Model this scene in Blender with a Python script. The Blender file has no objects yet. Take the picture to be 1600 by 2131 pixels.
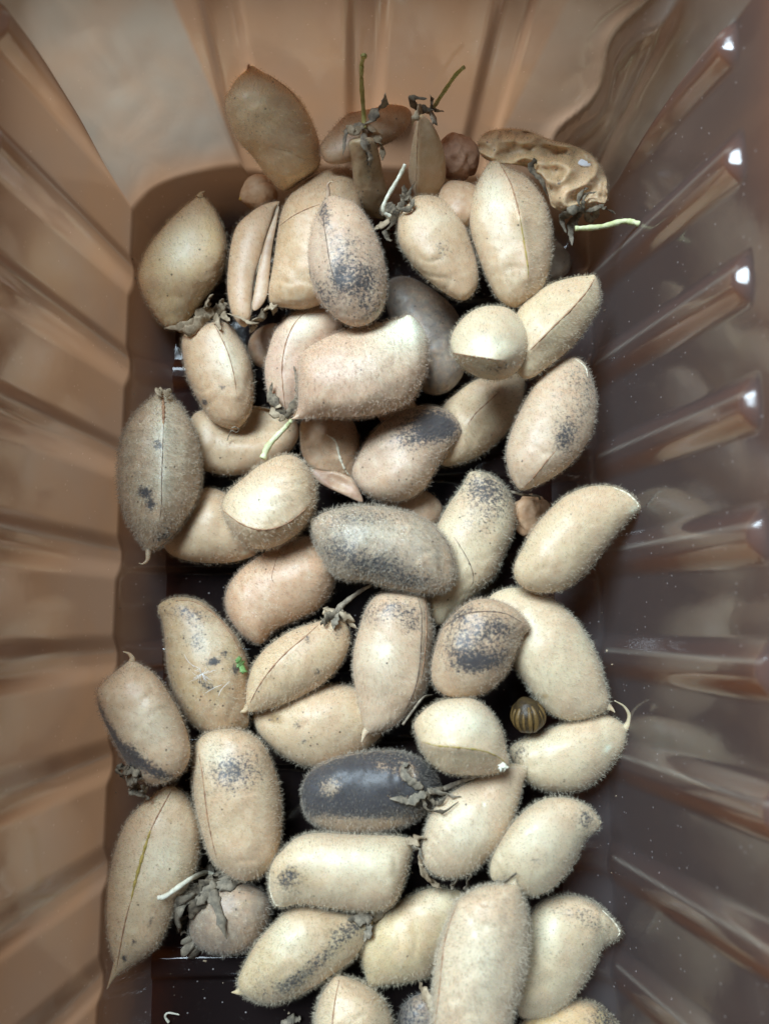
import bpy, math, random
import numpy as np
from mathutils import Vector, Matrix, noise
from mathutils.bvhtree import BVHTree

random.seed(7); RNG = np.random.default_rng(7)
C = bpy.context.scene.collection
S = 0.01                       # everything below is worked out in centimetres, meshes are written in metres

# ------------------------------------------------------------------ camera
F, CX, CY, H = 1672.0, 800.0, 1065.5, 17.5       # focal length and centre in photo pixels, height above the tray floor
NX, NY = 725.0, 1290.0                           # where the plumb line under the lens falls
_dn = np.array([(NX-CX)/F, -(NY-CY)/F, -1.0]); _dn /= np.linalg.norm(_dn)
_zc = -_dn
_xc = np.array([1.0, 0, 0]); _xc = _xc-_xc.dot(_zc)*_zc; _xc /= np.linalg.norm(_xc)
_yc = np.cross(_zc, _xc)
RW = np.array([_xc, _yc, _zc])                   # camera -> world
cd = bpy.data.cameras.new('camera'); cam = bpy.data.objects.new('camera', cd); C.objects.link(cam)
cam.matrix_world = Matrix.Translation((0, 0, H*S)) @ Matrix(RW.tolist()).to_4x4()
cd.sensor_fit = 'VERTICAL'; cd.sensor_height = 36; cd.lens = F/2131*36
cd.clip_start = .005; cd.clip_end = 20
cd.dof.use_dof = True; cd.dof.focus_distance = .160; cd.dof.aperture_fstop = 10.5
bpy.context.scene.camera = cam

def P(px, py, z):
    px = np.asarray(px, float); py = np.asarray(py, float); z = np.asarray(z, float)
    d = np.stack([(px-CX)/F, -(py-CY)/F, -np.ones_like(px)], -1) @ RW.T
    t = (z-H)/d[..., 2]
    o = d*t[..., None]; o[..., 2] += H
    return o
def ray(px, py):
    d = RW @ np.array([(px-CX)/F, -(py-CY)/F, -1.0]); d /= np.linalg.norm(d)
    return Vector((0, 0, H)), Vector(d)
def sc(z): return F/(H-z)

# ------------------------------------------------------------------ light
w = bpy.data.worlds.new('World'); bpy.context.scene.world = w; w.use_nodes = True
bg = w.node_tree.nodes['Background']; bg.inputs[0].default_value = (.72, .82, 1, 1); bg.inputs[1].default_value = .05
def area(name, loc, target, size, power, col, sy=None):
    l = bpy.data.lights.new(name, 'AREA'); l.shape = 'RECTANGLE'; l.size = size; l.size_y = sy or size
    l.energy = power; l.color = col
    o = bpy.data.objects.new(name, l); C.objects.link(o); o.location = loc
    o.rotation_euler = (Vector(target)-Vector(loc)).to_track_quat('-Z', 'Y').to_euler()
    return o
area('window_light', (-.60, .84, 1.46), (0, 0, .02), .95, 77, (.72, .88, 1), .7)
vs = bpy.context.scene.view_settings
vs.view_transform = 'Standard'; vs.look = 'None'; vs.exposure = 0; vs.gamma = 1; vs.use_curve_mapping = False

# ------------------------------------------------------------------ object helpers
def setp(o, label=None, cat=None, group=None, kind=None):
    for k, v in (('label', label), ('category', cat), ('group', group), ('kind', kind)):
        if v: o[k] = v
    return o
def mesh_obj(name, V, faces, mat, parent=None, origin=(0, 0, 0), smooth=True):
    me = bpy.data.meshes.new(name)
    V = (np.asarray(V, float)-np.asarray(origin, float))*S
    if isinstance(faces, np.ndarray):
        n, k = faces.shape
        me.vertices.add(len(V)); me.vertices.foreach_set('co', V.astype(np.float32).ravel())
        me.loops.add(n*k); me.loops.foreach_set('vertex_index', faces.astype(np.int32).ravel())
        me.polygons.add(n); me.polygons.foreach_set('loop_start', np.arange(0, n*k, k, dtype=np.int32))
        me.update(calc_edges=True)
    else:
        me.from_pydata(V.tolist(), [], faces)
    if smooth: me.polygons.foreach_set('use_smooth', np.ones(len(me.polygons), bool))
    me.materials.append(mat)
    o = bpy.data.objects.new(name, me); C.objects.link(o)
    if parent is not None: o.parent = parent
    else: o.location = np.asarray(origin)*S
    return o
def empty(name, loc):
    o = bpy.data.objects.new(name, None); C.objects.link(o); o.location = np.asarray(loc)*S
    o.empty_display_size = .005
    return o
def catmull(pts, n, closed=False):
    p = np.asarray(pts, float)
    if closed: q = np.vstack([p[-1], p, p[0], p[1]])
    else: q = np.vstack([2*p[0]-p[1], p, 2*p[-1]-p[-2]])
    m = len(q)-3
    out = []
    for i in range(m):
        a, b, c, d = q[i:i+4]
        t = np.linspace(0, 1, n, endpoint=False)[:, None]
        out.append(.5*((2*b)+(c-a)*t+(2*a-5*b+4*c-d)*t**2+(3*b-a-3*c+d)*t**3))
    out = np.vstack(out)
    if not closed: out = np.vstack([out, q[-2]])
    return out
def tube(pts, rad, k=8, flat=1.0, up=(0, 0, 1)):
    """closed tapered tube through 3-D points; flat < 1 squashes it along the up direction (a blade)"""
    p = np.asarray(pts, float); n = len(p); rad = np.broadcast_to(np.asarray(rad, float), (n,))
    t = np.gradient(p, axis=0); t /= np.linalg.norm(t, axis=1)[:, None]+1e-9
    V = []
    for i in range(n):
        u = np.asarray(up, float); s = np.cross(t[i], u)
        if np.linalg.norm(s) < .05: s = np.cross(t[i], [1, .3, 0])
        s /= np.linalg.norm(s); b = np.cross(s, t[i])
        a = np.linspace(0, 2*math.pi, k, endpoint=False)
        V.append(p[i]+rad[i]*(np.cos(a)[:, None]*s+flat*np.sin(a)[:, None]*b))
    V = np.vstack(V+[p[:1], p[-1:]])
    f = [[i*k+j, i*k+(j+1) % k, (i+1)*k+(j+1) % k, (i+1)*k+j] for i in range(n-1) for j in range(k)]
    f += [[(j+1) % k, j, n*k] for j in range(k)]+[[(n-1)*k+j, (n-1)*k+(j+1) % k, n*k+1] for j in range(k)]
    return V, f

# ------------------------------------------------------------------ materials
class NT:
    def __init__(s, name):
        s.m = bpy.data.materials.new(name); s.m.use_nodes = True; s.t = s.m.node_tree; s.t.nodes.clear()
        s.out = s.n('ShaderNodeOutputMaterial')
    def n(s, typ, **k):
        x = s.t.nodes.new(typ)
        for a, v in k.items(): setattr(x, a, v)
        return x
    def l(s, a, b): s.t.links.new(a, b)
    def put(s, sock, v):
        if hasattr(v, 'is_linked') or isinstance(v, bpy.types.NodeSocket): s.l(v, sock)
        else: sock.default_value = v
    def coords(s, scale=100.0):
        c = s.n('ShaderNodeTexCoord'); v = s.n('ShaderNodeVectorMath', operation='SCALE'); v.inputs['Scale'].default_value = scale
        s.l(c.outputs['Object'], v.inputs[0]); return v.outputs[0]
    def noise(s, vec, scale, detail=4, rough=.55, dist=0):
        x = s.n('ShaderNodeTexNoise'); s.l(vec, x.inputs['Vector']); x.inputs['Scale'].default_value = scale
        x.inputs['Detail'].default_value = detail; x.inputs['Roughness'].default_value = rough; x.inputs['Distortion'].default_value = dist
        return x.outputs['Fac']
    def voro(s, vec, scale, rnd=1):
        x = s.n('ShaderNodeTexVoronoi'); s.l(vec, x.inputs['Vector']); x.inputs['Scale'].default_value = scale
        x.inputs['Randomness'].default_value = rnd
        return x.outputs['Distance'], x.outputs['Color']
    def math(s, op, a, b=None, c=None):
        x = s.n('ShaderNodeMath', operation=op); s.put(x.inputs[0], a)
        if b is not None: s.put(x.inputs[1], b)
        if c is not None: s.put(x.inputs[2], c)
        return x.outputs[0]
    def ramp(s, v, a, b, lo=0., hi=1.):
        x = s.n('ShaderNodeMapRange', interpolation_type='SMOOTHSTEP'); s.put(x.inputs[0], v)
        x.inputs[1].default_value = a; x.inputs[2].default_value = b; x.inputs[3].default_value = lo; x.inputs[4].default_value = hi
        return x.outputs[0]
    def mix(s, f, a, b, blend='MIX'):
        x = s.n('ShaderNodeMix', data_type='RGBA', blend_type=blend); s.put(x.inputs[0], f)
        s.put(x.inputs[6], a); s.put(x.inputs[7], b); return x.outputs[2]
    def attr(s, name, typ='GEOMETRY'):
        x = s.n('ShaderNodeAttribute', attribute_type=typ, attribute_name=name); return x
def rgb(r, g, b): return (r, g, b, 1)

def pod_material():
    N = NT('dry_pod_skin'); co = N.coords()
    tint = N.attr('tint', 'OBJECT').outputs['Color']
    par = N.n('ShaderNodeSeparateColor'); N.l(N.attr('params', 'OBJECT').outputs['Color'], par.inputs[0])
    specks, dots, dusty = par.outputs
    st = N.n('ShaderNodeSeparateColor'); N.l(N.attr('stain').outputs['Color'], st.inputs[0])
    mould, ochre, pale = st.outputs
    big = N.noise(co, 1.3, 3, .5)
    mid = N.noise(co, 6, 4, .6)
    fine = N.noise(co, 55, 3, .7)
    col = N.mix(N.ramp(big, .38, .66), tint, N.mix(.55, tint, rgb(.56, .36, .22)))
    col = N.mix(N.ramp(mid, .35, .75, 0, .30), col, rgb(.72, .64, .46))
    col = N.mix(N.ramp(fine, .35, .8, 0, .18), col, rgb(.30, .21, .13))
    col = N.mix(N.math('MULTIPLY', pale, .75), col, rgb(.80, .80, .62))
    oc = N.ramp(N.math('ADD', ochre, N.math('MULTIPLY', N.math('SUBTRACT', mid, .5), 1.0)), .25, .85)
    col = N.mix(N.math('MULTIPLY', oc, .75), col, rgb(.36, .22, .085))
    # grey dust
    col = N.mix(N.math('MULTIPLY', dusty, N.ramp(N.noise(co, 9, 5, .65), .3, .7)), col, rgb(.20, .18, .155))
    # white glandular dots
    d, c = N.voro(co, 22)
    dm = N.math('MULTIPLY', N.ramp(d, .10, .24, 1, 0), N.math('MULTIPLY', dots, N.ramp(N.noise(co, 3, 2), .42, .6)))
    col = N.mix(dm, col, rgb(.9, .86, .74))
    # mould: grainy black patches where the attribute says so
    g = N.noise(co, 16, 6, .72); g2 = N.noise(co, 48, 3, .7)
    a = N.math('ADD', mould, N.math('MULTIPLY', N.math('SUBTRACT', g, .5), 2.0))
    a = N.math('ADD', a, N.math('MULTIPLY', N.math('SUBTRACT', g2, .5), .6))
    mm = N.math('MAXIMUM', N.math('MULTIPLY', N.ramp(a, .18, .70), N.ramp(mould, .02, .12)), N.math('MULTIPLY', N.ramp(mould, .05, .9), N.ramp(g, .34, .66, .12, 1.)))
    col = N.mix(N.math('MULTIPLY', mm, .93), col, rgb(.034, .037, .046))
    # small brown-black specks
    d2, c2 = N.voro(co, 7)
    cs = N.n('ShaderNodeSeparateColor'); N.l(c2, cs.inputs[0])
    keep = N.math('LESS_THAN', cs.outputs[0], specks)
    sp = N.math('MULTIPLY', N.ramp(N.math('ADD', d2, N.math('MULTIPLY', N.math('SUBTRACT', g2, .5), .35)), .10, .18, 1, 0), keep)
    col = N.mix(N.math('MULTIPLY', sp, .85), col, rgb(.07, .05, .035))
    b = N.n('ShaderNodeBsdfPrincipled'); N.l(col, b.inputs['Base Color'])
    b.inputs['Roughness'].default_value = .47; b.inputs['Specular IOR Level'].default_value = .45
    b.inputs['Sheen Weight'].default_value = .06; b.inputs['Sheen Roughness'].default_value = .5
    b.inputs['Subsurface Weight'].default_value = .25; b.inputs['Subsurface Radius'].default_value = (1, .5, .25); b.inputs['Subsurface Scale'].default_value = .0022
    bp = N.n('ShaderNodeBump'); bp.inputs['Strength'].default_value = .22; bp.inputs['Distance'].default_value = .00014
    hgt = N.math('ADD', N.math('MULTIPLY', fine, .55), N.math('ADD', N.math('MULTIPLY', mid, 1.1), dm))
    N.l(hgt, bp.inputs['Height']); N.l(bp.outputs[0], b.inputs['Normal'])
    N.l(b.outputs[0], N.out.inputs[0]); return N.m
def fuzz_material():
    N = NT('pod_fuzz'); tint = N.attr('tint', 'OBJECT').outputs['Color']
    col = N.mix(.45, tint, rgb(.85, .80, .70)); col = N.mix(N.math('MULTIPLY', N.attr('grime').outputs['Fac'], .55), col, rgb(.14, .14, .145))
    a = N.n('ShaderNodeBsdfDiffuse'); b = N.n('ShaderNodeBsdfTranslucent'); N.l(col, a.inputs[0]); N.l(col, b.inputs[0])
    m = N.n('ShaderNodeMixShader'); m.inputs[0].default_value = .5; N.l(a.outputs[0], m.inputs[1]); N.l(b.outputs[0], m.inputs[2])
    tr = N.n('ShaderNodeBsdfTransparent'); m2 = N.n('ShaderNodeMixShader'); m2.inputs[0].default_value = .72
    N.l(m.outputs[0], m2.inputs[1]); N.l(tr.outputs[0], m2.inputs[2]); N.l(m2.outputs[0], N.out.inputs[0]); return N.m
def plain(name, c1, c2, scale=8, rough=.7, trans=0, bump=.3):
    N = NT(name); co = N.coords(); f = N.noise(co, scale, 5, .65)
    col = N.mix(N.ramp(f, .35, .68), rgb(*c1), rgb(*c2))
    b = N.n('ShaderNodeBsdfPrincipled'); N.l(col, b.inputs['Base Color']); b.inputs['Roughness'].default_value = rough
    b.inputs['Specular IOR Level'].default_value = .3
    bp = N.n('ShaderNodeBump'); bp.inputs['Strength'].default_value = bump; bp.inputs['Distance'].default_value = .0003
    N.l(N.noise(co, scale*4, 4, .6), bp.inputs['Height']); N.l(bp.outputs[0], b.inputs['Normal'])
    if trans:
        t = N.n('ShaderNodeBsdfTranslucent'); N.l(col, t.inputs[0]); m = N.n('ShaderNodeMixShader'); m.inputs[0].default_value = trans
        N.l(b.outputs[0], m.inputs[1]); N.l(t.outputs[0], m.inputs[2]); N.l(m.outputs[0], N.out.inputs[0])
    else: N.l(b.outputs[0], N.out.inputs[0])
    return N.m
def tray_material(name='brown_clear_plastic', floor=False):
    N = NT(name); co = N.coords()
    n1 = N.noise(co, .5, 3, .5); n2 = N.noise(co, 30, 4, .7); n3 = N.noise(co, 1.2, 3, .6)
    tc = N.mix(N.ramp(n1, .35, .7), rgb(.57, .295, .155), rgb(.53, .30, .18))
    dc = rgb(.040, .037, .038)
    if floor:        # painted light falloff: base near black in the middle, glowing orange at its edge
        dc = rgb(.010, .007, .007); tc = N.mix(N.attr('thin').outputs['Fac'], rgb(.055, .026, .016), tc)  # 'thin' carries the painted edge glow, not a thickness
    # settled dust: specks and hazy smears
    d, c = N.voro(co, 6); cs = N.n('ShaderNodeSeparateColor'); N.l(c, cs.inputs[0])
    speck = N.math('MULTIPLY', N.ramp(d, .05, .14, 1, 0), N.math('LESS_THAN', cs.outputs[0], .45))
    d2, c2 = N.voro(co, 19)
    speck2 = N.math('MULTIPLY', N.ramp(d2, .08, .20, 1, 0), N.ramp(n3, .50, .68))
    smear = N.math('MULTIPLY', N.ramp(n2, .56, .80), N.ramp(n3, .55, .75))
    dust = N.math('MINIMUM', N.math('ADD', N.math('MULTIPLY', smear, .22), N.math('ADD', N.math('MULTIPLY', speck, .8), N.math('MULTIPLY', speck2, .2))), 1.)
    dcol = N.mix(dust, dc, rgb(.30, .27, .26))
    wh = N.attr('whitened').outputs['Fac']
    whf = N.math('MULTIPLY', wh, N.ramp(N.noise(co, .8, 3, .5), .2, .7, .55, 1.))
    if not floor:
        dcol = N.mix(whf, dcol, rgb(.33, .30, .25)); tc = N.mix(N.math('MULTIPLY', whf, .85), tc, rgb(.36, .31, .25))
    a = N.n('ShaderNodeBsdfDiffuse'); N.l(dcol, a.inputs[0])
    b = N.n('ShaderNodeBsdfTranslucent'); N.put(b.inputs[0], tc)
    add = N.n('ShaderNodeAddShader'); N.l(a.outputs[0], add.inputs[0]); N.l(b.outputs[0], add.inputs[1])
    g = N.n('ShaderNodeBsdfGlossy'); g.inputs['Color'].default_value = (1, 1, 1, 1)
    N.put(g.inputs['Roughness'], .08 if floor else N.ramp(n3, .35, .7, .11, .18))
    fr = N.n('ShaderNodeFresnel'); fr.inputs[0].default_value = 1.45
    bp = N.n('ShaderNodeBump'); bp.inputs['Strength'].default_value = .12; bp.inputs['Distance'].default_value = .0006
    N.l(N.noise(co, 1.6, 2, .5), bp.inputs['Height'])
    for x in (g, fr): N.l(bp.outputs[0], x.inputs['Normal'])
    m = N.n('ShaderNodeMixShader'); N.l(N.math('MULTIPLY_ADD', fr.outputs[0], .09, .012 if floor else .036), m.inputs[0]); N.l(add.outputs[0], m.inputs[1]); N.l(g.outputs[0], m.inputs[2])
    N.l(m.outputs[0], N.out.inputs[0]); return N.m

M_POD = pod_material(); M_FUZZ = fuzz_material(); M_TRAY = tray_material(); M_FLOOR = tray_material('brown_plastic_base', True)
M_SEAM = plain('seam_brown', (.26, .13, .075), (.42, .24, .13), 10)
M_SEAMG = plain('seam_olive', (.34, .26, .06), (.46, .32, .09), 10)
M_SEAMD = plain('seam_dark', (.10, .075, .06), (.25, .17, .11), 12)
M_SEAMW = plain('seam_pale', (.80, .74, .58), (.62, .52, .36), 12)
M_CALD = plain('calyx_dark', (.075, .06, .043), (.24, .19, .13), 9, .8)
M_CALG = plain('calyx_grey', (.14, .12, .09), (.29, .24, .175), 9, .8)
M_CALT = plain('calyx_tan', (.30, .22, .14), (.55, .44, .30), 7, .75, .2)
M_STEMY = plain('stem_yellow_green', (.42, .38, .10), (.62, .55, .24), 6, .6)
M_STEMW = plain('stem_pale', (.50, .46, .34), (.78, .75, .62), 6, .6)
M_STEMG = plain('stem_green', (.46, .48, .22), (.70, .70, .46), 5, .6)
M_STEMB = plain('stem_brown', (.15, .12, .09), (.34, .28, .20), 8, .8)
M_CHICK = plain('chickpea_skin', (.62, .40, .24), (.52, .29, .155), 4, .5, 0, .5)
M_CHICKR = plain('chickpea_red_skin', (.52, .31, .20), (.42, .23, .145), 5, .6, 0, .6)
M_GOLD = plain('chickpea_beak', (.50, .28, .07), (.62, .40, .14), 6, .5)
M_WHITE = plain('white_lining', (.80, .82, .88), (.90, .90, .92), 4, .6)
M_INNER = plain('pod_lining', (.44, .27, .18), (.56, .36, .24), 5, .6, .25)
M_STRIPE_D = plain('seed_dark_brown', (.035, .022, .010), (.06, .038, .015), 8, .4)
M_STRIPE_L = plain('seed_tan', (.15, .09, .03), (.10, .06, .02), 8, .4)
M_GREEN = plain('leaf_green', (.12, .24, .06), (.22, .36, .14), 8, .6)
M_FLUFF = plain('fluff_white', (.86, .86, .84), (.9, .9, .9), 6, .7)
M_TABLE = plain('table_wood', (.10, .07, .045), (.08, .055, .035), .5, .5)

# ------------------------------------------------------------------ table and tray
mesh_obj('table', [(-60, -60, -.05), (60, -60, -.05), (60, 60, -.05), (-60, 60, -.05)], [[0, 1, 2, 3]], M_TABLE)['kind'] = 'structure'

XC = .3
RIBS = [1.3+2.05*k for k in range(-5, 5)]
RIBX = [.25+2.45*k for k in (-1, 0, 1)]
def sstep(a, b, x): t = np.clip((x-a)/(b-a), 0, 1); return t*t*(3-2*t)
def ribf(v, rows, half=.40, flat=.20):
    o = 0.
    for r in rows: o = np.maximum(o, 1-sstep(flat, half, np.abs(v-r)))
    return o
def prof(z, edge, low, slope):           # floor edge -> chamfer -> wall
    if z <= .6:
        t = z/.6; return edge+(low-edge)*(1-(1-t)**1.35)
    return low+(z-.6)*slope
NS = 400
def plan(z):
    hw = prof(z, 4.2, 5.1, .183); yb = prof(z, 9.2, 10.1, .165); yf = -prof(z, 9.5, 10.4, .165)
    fade = sstep(.0, .5, z)*(1-sstep(5.52, 5.74, z))
    cs, cb = 1.15, 2.45
    pts = []
    def side(sx, up):
        ys = np.linspace(yf+cs, yb-cs, NS)
        d = (.09+.026*z)*fade*ribf(ys, RIBS, .50, .07)
        x = XC+sx*(hw-d)
        p = np.stack([x, ys], 1)
        return p if up else p[::-1]
    def corner(p0, pc, p1, seed):
        t = np.linspace(0, 1, 40)[1:-1, None]
        p0, pc, p1 = map(np.array, (p0, pc, p1)); ctl = pc*.62+(p0+p1)*.19
        q = (1-t)**2*p0+2*t*(1-t)*ctl+t**2*p1
        nrm = np.array([ctl[0]-XC, ctl[1]*.9]); nrm /= np.linalg.norm(nrm)
        for i in range(len(q)):
            e = math.sin(math.pi*t[i, 0])**.7
            v = Vector((q[i, 0]*.55+seed, q[i, 1]*.55, z*.50))
            n = noise.noise(v*1.2); n2 = noise.noise(v*2.3+Vector((9, 2, 4)))
            if seed == 7.7:      # two sharp folds where this corner has been crushed
                tt = t[i, 0]; up = sstep(.8, 1.6, z)*(1-sstep(5., 6., z))
                q[i] += nrm*up*(.20*np.exp(-(abs(tt-.36-.05*math.sin(z*2.6))/.055)**1.5)-.16*np.exp(-(abs(tt-.47-.05*math.sin(z*2.6+.4))/.07)**1.5)
                                -.16*np.exp(-(abs(tt-.68+.05*z-.12)/.05)**1.3))
            q[i] += nrm*e*sstep(.3, 1.2, z)*(.06*n+.05*abs(n2))
        return q
    L, R_ = XC-hw, XC+hw
    def end(y, sgn, ltr):
        xs = np.linspace(L+cb, R_-cb, 110)
        d = .15*fade*ribf(xs*(1-.012*z)+0, RIBX, .40, .16)
        p = np.stack([xs, y-sgn*d], 1)
        return p if ltr else p[::-1]
    pts.append(side(-1, True)); pts.append(corner((L, yb-cs), (L, yb), (L+cb, yb), 3.1))
    pts.append(end(yb, 1, True)); pts.append(corner((R_-cb, yb), (R_, yb), (R_, yb-cs), 7.7))
    pts.append(side(1, False)); pts.append(corner((R_, yf+cs), (R_, yf), (R_-cb, yf), 1.3))
    pts.append(end(yf, -1, False)); pts.append(corner((L+cb, yf), (L, yf), (L, yf+cs), 5.2))
    return np.vstack(pts)
zs = list(np.linspace(0, .6, 9))+list(np.linspace(.72, 5.44, 38))+list(np.linspace(5.49, 5.79, 13))+list(np.linspace(5.9, 6.6, 7))
rings = []
for z in zs:
    p = plan(z)
    zz = np.full(len(p), z)
    # the ribs run on across the floor, so the foot of the wall rides over them
    if z < .6: zz = zz+.16*ribf(p[:, 1], RIBS, .34, .14)*(1-z/.6)*(np.abs(p[:, 0]-XC) < 6)
    rings.append(np.column_stack([p, zz]))
n = len(rings[0]); V = np.vstack(rings)
idx = np.arange(n); nx = (idx+1) % n
Fq = np.vstack([np.stack([i*n+idx, i*n+nx, (i+1)*n+nx, (i+1)*n+idx], 1) for i in range(len(zs)-1)])
tray = setp(empty('plastic_tray', (XC, .5, 0)), 'brown see-through ribbed plastic tray holding the pods', 'tray')
TO = (XC, .5, 0)
tray_wall_V, tray_wall_F = V, Fq
wo = mesh_obj('wall', V, Fq[:, ::-1].copy(), M_TRAY, tray, TO)
# the crumpled back corners are stress-whitened
cl = np.zeros(len(V)); kk = np.arange(len(V)) % n
cl[(kk >= NS) & (kk < NS+38)] = 1.; cl[(kk >= NS+148) & (kk < NS+186)] = .45
cl *= sstep(.5, 1.5, V[:, 2])
# and a pale line runs along one side of each rib crest
sd = (np.abs(V[:, 0]-XC) > 4.6) & ((kk < NS) | (kk > NS+185)) & (V[:, 2] > .8) & (V[:, 2] < 5.6)
for r_ in RIBS: cl = np.where(sd, np.maximum(cl, .42*np.exp(-((V[:, 1]-r_-.13)/.035)**2)), cl)
at = wo.data.attributes.new('whitened', 'FLOAT', 'POINT'); at.data.foreach_set('value', cl.astype(np.float32))
# rim flange, rolled down at its outer edge
top = rings[-1]; c2 = np.array([XC, .5])
rr = []
for off, dz in ((0, 0), (.12, .08), (.5, .10), (.72, .02), (.78, -.25)):
    dirn = (top[:, :2]-c2); dirn /= np.linalg.norm(dirn, axis=1)[:, None]
    rr.append(np.column_stack([top[:, :2]+dirn*off, top[:, 2]+dz]))
Vr = np.vstack(rr); Fr = np.vstack([np.stack([i*n+idx, i*n+nx, (i+1)*n+nx, (i+1)*n+idx], 1) for i in range(4)])
mesh_obj('rim', Vr, Fr[:, ::-1].copy(), M_TRAY, tray, TO)
# floor: scanlines between the left and right halves of the first ring
ring0 = rings[0]
ys = np.linspace(ring0[:, 1].min()+.002, ring0[:, 1].max()-.002, 330)
nxg = 60; rows = []
for y in ys:
    xs_ = []
    a, b = ring0, np.roll(ring0, -1, 0)
    m = ((a[:, 1] <= y) & (b[:, 1] > y)) | ((b[:, 1] <= y) & (a[:, 1] > y))
    tt = (y-a[m, 1])/(b[m, 1]-a[m, 1]); xx = a[m, 0]+tt*(b[m, 0]-a[m, 0])
    x0, x1 = xx.min(), xx.max()
    xg = np.linspace(x0, x1, nxg)
    e = 1.
    rows.append(np.column_stack([xg, np.full(nxg, y), .16*ribf(np.full(nxg, y), RIBS, .34, .14)*e]))
Vf = np.vstack(rows)
Ff = np.array([[i*nxg+j, i*nxg+j+1, (i+1)*nxg+j+1, (i+1)*nxg+j] for i in range(len(ys)-1) for j in range(nxg-1)])
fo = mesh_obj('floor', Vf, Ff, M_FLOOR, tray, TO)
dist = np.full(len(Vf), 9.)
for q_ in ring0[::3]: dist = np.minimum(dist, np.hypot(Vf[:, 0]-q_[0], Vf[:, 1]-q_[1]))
thin = np.exp(-(dist/.55)**1.2)  # 'thin' is the painted glow: full at the edge, fading inward
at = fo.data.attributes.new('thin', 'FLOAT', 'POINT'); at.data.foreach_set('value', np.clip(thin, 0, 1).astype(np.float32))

# height map of what is already lying there, seen from above through photo pixels
STEP = 6
GX = np.arange(-60, 1660, STEP); GY = np.arange(-60, 2300, STEP)
tb = BVHTree.FromPolygons([tuple(v) for v in np.vstack([V, Vf])], [list(map(int, f)) for f in Fq]+[list(map(int, f+len(V))) for f in Ff])
HM = np.zeros((len(GY), len(GX)))
for i in range(0, len(GY), 3):
    for j in range(0, len(GX), 3):
        for dx in (0, 1.7, -2.3):      # a ray may slip through the seam between floor and wall
            h = tb.ray_cast(*ray(GX[j]+dx, GY[i]+dx*.6))
            if h[0]: break
        HM[i:i+3, j:j+3] = h[0].z if h[0] else 6.

# ------------------------------------------------------------------ pods
CROPS = {0: (0, 0, 1.), 1: (250, 80, .375), 2: (750, 80, .375), 3: (220, 600, .375), 4: (780, 560, .375), 5: (180, 1150, .375),
         6: (720, 1150, .3875), 7: (180, 1550, .3875), 8: (720, 1550, .3875)}
GROUP = 'chickpea pods piled in the plastic tray'
def hm_at(x, y):
    i = np.clip(((np.asarray(y)-GY[0])/STEP).round().astype(int), 0, len(GY)-1); j = np.clip(((np.asarray(x)-GX[0])/STEP).round().astype(int), 0, len(GX)-1)
    return np.max([HM[np.clip(i+a, 0, len(GY)-1), np.clip(j+b, 0, len(GX)-1)] for a in (-1, 0, 1) for b in (-1, 0, 1)], axis=0)
def hm_drop(u, v, loc, tol):
    """lowest height at which this thing can lie on the heap, pressed in by tol at most; then the heap grows by it"""
    i = ((v-GY[0])/STEP).round().astype(int); j = ((u-GX[0])/STEP).round().astype(int)
    ok = (i >= 0) & (j >= 0) & (i < len(GY)) & (j < len(GX)); i, j, l = i[ok], j[ok], loc[ok]
    bot = np.full(HM.shape, 99.); np.minimum.at(bot, (i, j), l)
    m = bot < 90
    return float((HM[m]-bot[m]).max()-tol), (i, j, l)

def stations(Q, A, B, N):
    a = (B-A)/np.linalg.norm(B-A); p = np.array([-a[1], a[0]])
    s = (Q-A) @ a; wq = (Q-A) @ p
    s0, s1 = s.min(), s.max()
    st = s0+(s1-s0)*(1-np.cos(np.pi*(np.arange(1, N)/N)))/2
    s2, w2 = np.roll(s, -1), np.roll(wq, -1); lo = np.zeros(N-1); hi = np.zeros(N-1)
    for k, x in enumerate(st):
        m = ((s <= x) & (s2 > x)) | ((s2 <= x) & (s > x))
        t = (x-s[m])/(s2[m]-s[m]); ww = wq[m]+t*(w2[m]-wq[m]); lo[k], hi[k] = ww.min(), ww.max()
    return a, p, s0, s1, st, lo, hi, wq[s.argmin()], wq[s.argmax()]

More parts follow.
